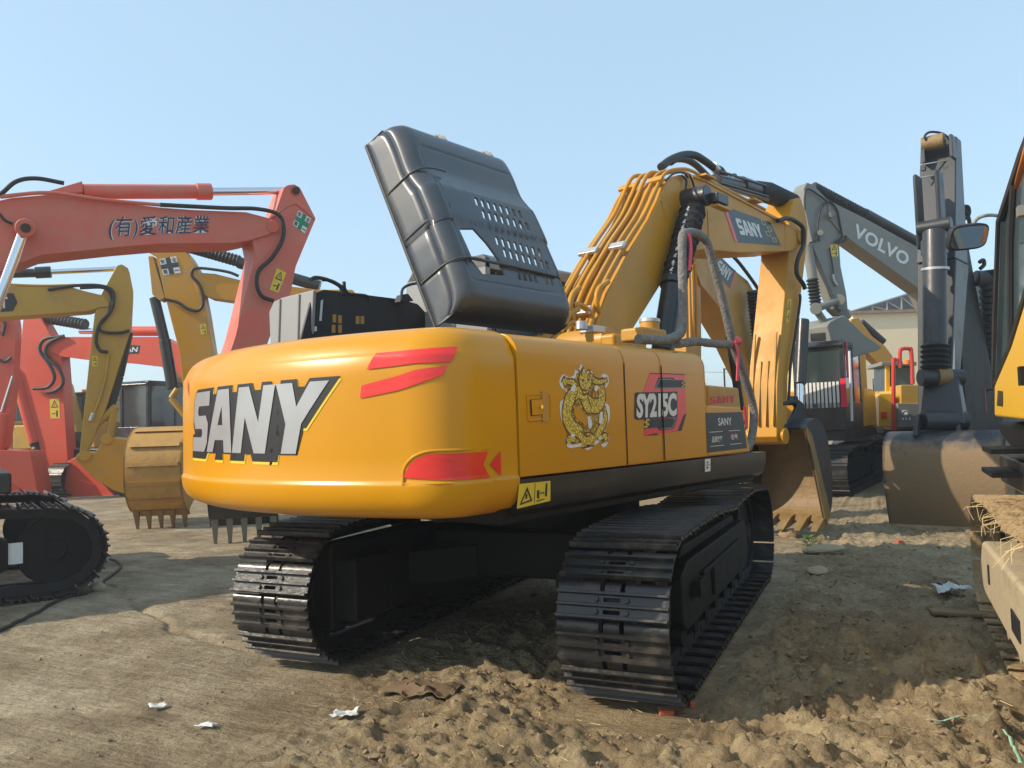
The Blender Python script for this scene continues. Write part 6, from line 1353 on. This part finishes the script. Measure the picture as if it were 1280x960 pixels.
# ================================================================== SMALL THINGS ON THE GROUND
def gpt(px, py):       # where a sight line meets the ground
    dd = ray(px, py); P = CP+dd*(-CP[2]/dd[2]); 
    for _ in range(4): h_ = gh(P[0], P[1]); P = CP+dd*((h_-CP[2])/dd[2])
    return Vector((float(P[0]), float(P[1]), gh(P[0], P[1])))
def onground(mb, base): mb.v = [q-base for q in mb.v]; return mb
pts = [gpt(a, b) for a, b in ((-60, 815), (0, 790), (40, 770), (80, 750), (110, 742), (130, 728), (146, 716), (151, 709), (146, 703), (138, 700))]
P = spl(pts, 8); P = [Vector((q.x, q.y, gh(q.x, q.y)+.014)) for q in P]
tag(MB().tube(P, .016, 8).build('cable', M['rubber'], None), 'black cable curving over the smooth sand at the left', 'cable')
def rock(px, py, r_, name, m, label, cat, sq=(1, .8, .6), group=None, seed=1):
    rr_ = random.Random(seed); b0 = gpt(px, py); bm = bmesh.new(); bmesh.ops.create_icosphere(bm, subdivisions=3, radius=1)
    for v in bm.verts:
        n_ = .82+.35*float(fbm(np.array([v.co.x*1.7+seed]), np.array([v.co.y*1.7+v.co.z*2.1]), 3, seed)[0]); v.co = Vector((v.co.x*sq[0], v.co.y*sq[1], v.co.z*sq[2]))*n_*r_
    me_ = bpy.data.meshes.new(name); bm.to_mesh(me_); bm.free(); me_.materials.append(m); o_ = bpy.data.objects.new(name, me_); COL.objects.link(o_); o_.location = b0+Vector((0, 0, r_*sq[2]*.45)); o_.rotation_euler.z = rr_.random()*6
    return tag(o_, label, cat, group)
rock(121, 738, .085, 'stone', M['stone'], 'pale stone lying against the black cable', 'stone', (1, .75, .7), seed=3)
def brick(px, py, rz, label, dims=(.11, .06, .05)):
    b0 = gpt(px, py); o_ = MB().box((0, 0, 0), dims).build('brick', M['brick'], None, bevel=.008); o_.location = b0+Vector((0, 0, .012)); o_.rotation_euler = (.15, .1, rz); return tag(o_, label, 'brick')
brick(833, 893, .4, 'broken red brick by the rear outer corner of the nearer track', (.08, .05, .035)); brick(866, 884, 1.9, 'small red brick chip just right of the nearer track', (.05, .035, .03)); brick(1124, 679, .9, 'red brick piece in the mud below the big muddy bucket', (.10, .06, .05))
def sheet(px, py, w_, l_, rz, name, m, label, cat, cr=.03, n_=14, seed=1, thick=.003):
    b0 = gpt(px, py); mb = MB(); cs, sn = math.cos(rz), math.sin(rz)
    for i in range(n_+1):
        for j in range(n_+1):
            u_, v_ = (i/n_-.5), (j/n_-.5); e_ = 1+.35*(float(vnoise(np.array([u_*4.]), np.array([v_*4.]), seed)[0])-.5); x = (u_*l_*cs-v_*w_*sn)*e_; y = (u_*l_*sn+v_*w_*cs)*e_
            mb.v.append(Vector((x, y, gh(b0.x+x, b0.y+y)-b0.z+.012+cr*float(fbm(np.array([x*18.]), np.array([y*18.]), 3, seed)[0]))))
    mb.f = [(i*(n_+1)+j, i*(n_+1)+j+1, (i+1)*(n_+1)+j+1, (i+1)*(n_+1)+j) for i in range(n_) for j in range(n_)]
    o_ = mb.build(name, m, None, smooth=30); o_.location = b0; md_ = o_.modifiers.new('thickness', 'SOLIDIFY'); md_.thickness = thick; return tag(o_, label, cat)
sheet(432, 899, .10, .15, .3, 'paper_scrap', M['paper'], 'larger white paper scrap left of the wet cardboard', 'litter', .035, seed=2)
sheet(198, 887, .06, .09, 1.0, 'paper_scrap', M['paper'], 'small white paper scrap on the sand near the lower left corner', 'litter', .02, seed=3)
sheet(258, 910, .05, .10, .2, 'paper_scrap', M['paper'], 'thin white paper scrap between the other two scraps', 'litter', .02, seed=4)
sheet(522, 862, .26, .46, .25, 'cardboard', M['card'], 'flattened wet brown cardboard behind the tail between both tracks', 'cardboard', .035, seed=6)
sheet(1188, 742, .16, .28, .5, 'plastic_bag', M['paper'], 'crumpled white plastic bag beside the mud-covered track', 'litter', .10, seed=7)
sheet(1178, 733, .16, .22, 1.2, 'cardboard', M['card'], 'crumpled brown cardboard behind the white plastic bag', 'cardboard', .07, seed=8)
for k, (px, py, l_, w_, rz, lb) in enumerate(((1120, 675+25, .5, .2, .4, 'a'),)): pass
pl = [gpt(a, b) for a, b in ((1158, 911), (1180, 913), (1205, 918), (1235, 925), (1258, 938), (1268, 948), (1275, 962), (1278, 980))]
P = spl(pl, 8); mb = MB()
for i, q in enumerate(P):
    t_ = (P[min(i+1, len(P)-1)]-P[max(i-1, 0)]).normalized(); s2 = Vector((-t_.y, t_.x, 0))*.009; z = sum(gh(q.x+.11*a_, q.y+.11*b_) for a_ in (-1, 0, 1) for b_ in (-1, 0, 1))/9+.05+.010*math.sin(i*.15)
    mb.v += [Vector((q.x+s2.x, q.y+s2.y, z)), Vector((q.x-s2.x, q.y-s2.y, z+.004))]
mb.f = [(2*i, 2*i+1, 2*i+3, 2*i+2) for i in range(len(P)-1)]
o = mb.build('strap', M['strap'], None); md_ = o.modifiers.new('thickness', 'SOLIDIFY'); md_.thickness = .002; tag(o, 'pale green strapping band lying in the mud at the lower right', 'strap')
b0 = gpt(1012, 683); wd_t = thing('weed', 'small green weed growing in front of the main bucket', 'plant', b0); lf = MB()
for k in range(60):
    a_ = random.random()*6.3; r_ = random.uniform(.02, .16); h_ = random.uniform(.02, .13); q = Vector((math.cos(a_)*r_, math.sin(a_)*r_, h_)); d1 = Vector((math.cos(a_), math.sin(a_), .4))*.035; d2_ = Vector((-math.sin(a_), math.cos(a_), 0))*.014
    lf.add([q-d1, q+d2_, q+d1, q-d2_], [(0, 1, 2, 3)])
lf.build('leaves', M['leaf'], wd_t, smooth=0); stm = MB()
for k in range(9): a_ = k*.7; stm.tube([(0, 0, -.01), (math.cos(a_)*.05, math.sin(a_)*.05, .06), (math.cos(a_)*.12, math.sin(a_)*.12, .09)], .003, 4)
stm.build('stem', M['leaf'], wd_t)
# planks and slabs half sunk in the mud
def slabthing(px, py, l_, w_, h_, rz, name, m, label, cat):
    b0 = gpt(px, py); o_ = MB().box((0, 0, 0), (l_, w_, h_)).build(name, m, None, bevel=.01); o_.location = b0+Vector((0, 0, h_*.35)); o_.rotation_euler = (.03, .04, rz); return tag(o_, label, cat)
rock(1030, 690, .26, 'concrete_lump', M['concrete'], 'flat pale concrete lump sunk in the mud in front of the main bucket', 'rubble', (1, .55, .22), seed=5)
rock(1022, 716, .16, 'concrete_lump', M['concrete'], 'smaller pale concrete lump just nearer to us than the flat one', 'rubble', (1, .6, .25), seed=6)
rock(985, 672, .12, 'mud_lump', M['clod'], 'dark mud lump beside the green weed', 'rubble', (1, .8, .6), seed=9)
slabthing(1196, 768, .36, .12, .03, .2, 'plank', M['wood'], 'short brown plank beside the muddy track, just below the plastic bag', 'plank')
slabthing(1272, 842, .45, .14, .035, .25, 'plank', M['wood'], 'brown plank under the near end of the muddy track', 'plank')
for px, py, l_, h_, lb in ((830, 632, 1.5, .5, 'long pale concrete block seen under the main machine'), (885, 618, 1.0, .9, 'tall pale concrete block seen under the main machine, behind its nearer track')):
    g0 = ground_at(px, 13.5 if l_ > 1.2 else 14.5); o_ = MB().prism([(-l_/2, -.3, 0), (l_/2, -.3, 0), (l_/2-.05, -.1, h_), (-l_/2+.05, -.1, h_)], (0, .4, 0)).build('concrete_block', M['concrete'], None, bevel=.03); o_.location = (g0[0], g0[1], 0); o_.rotation_euler.z = -YAW; tag(o_, lb, 'block')
hz = MB().box((0, 0, 5.5), (2000, 2000, 13.6)).build('haze', M['paper'], None, smooth=0)
hm = bpy.data.materials.new('thin_haze'); hm.use_nodes = True; ht = hm.node_tree; ht.nodes.clear(); ho = ht.nodes.new('ShaderNodeOutputMaterial'); hv_ = ht.nodes.new('ShaderNodeVolumePrincipled')
hv_.inputs['Density'].default_value = .0028; hv_.inputs['Color'].default_value = (.93, .95, .97, 1); hv_.inputs['Anisotropy'].default_value = .3; ht.links.new(hv_.outputs[0], ho.inputs['Volume'])
hz.data.materials.clear(); hz.data.materials.append(hm); struct(hz, 'stuff', 'thin pale haze in the air over the yard', 'haze')
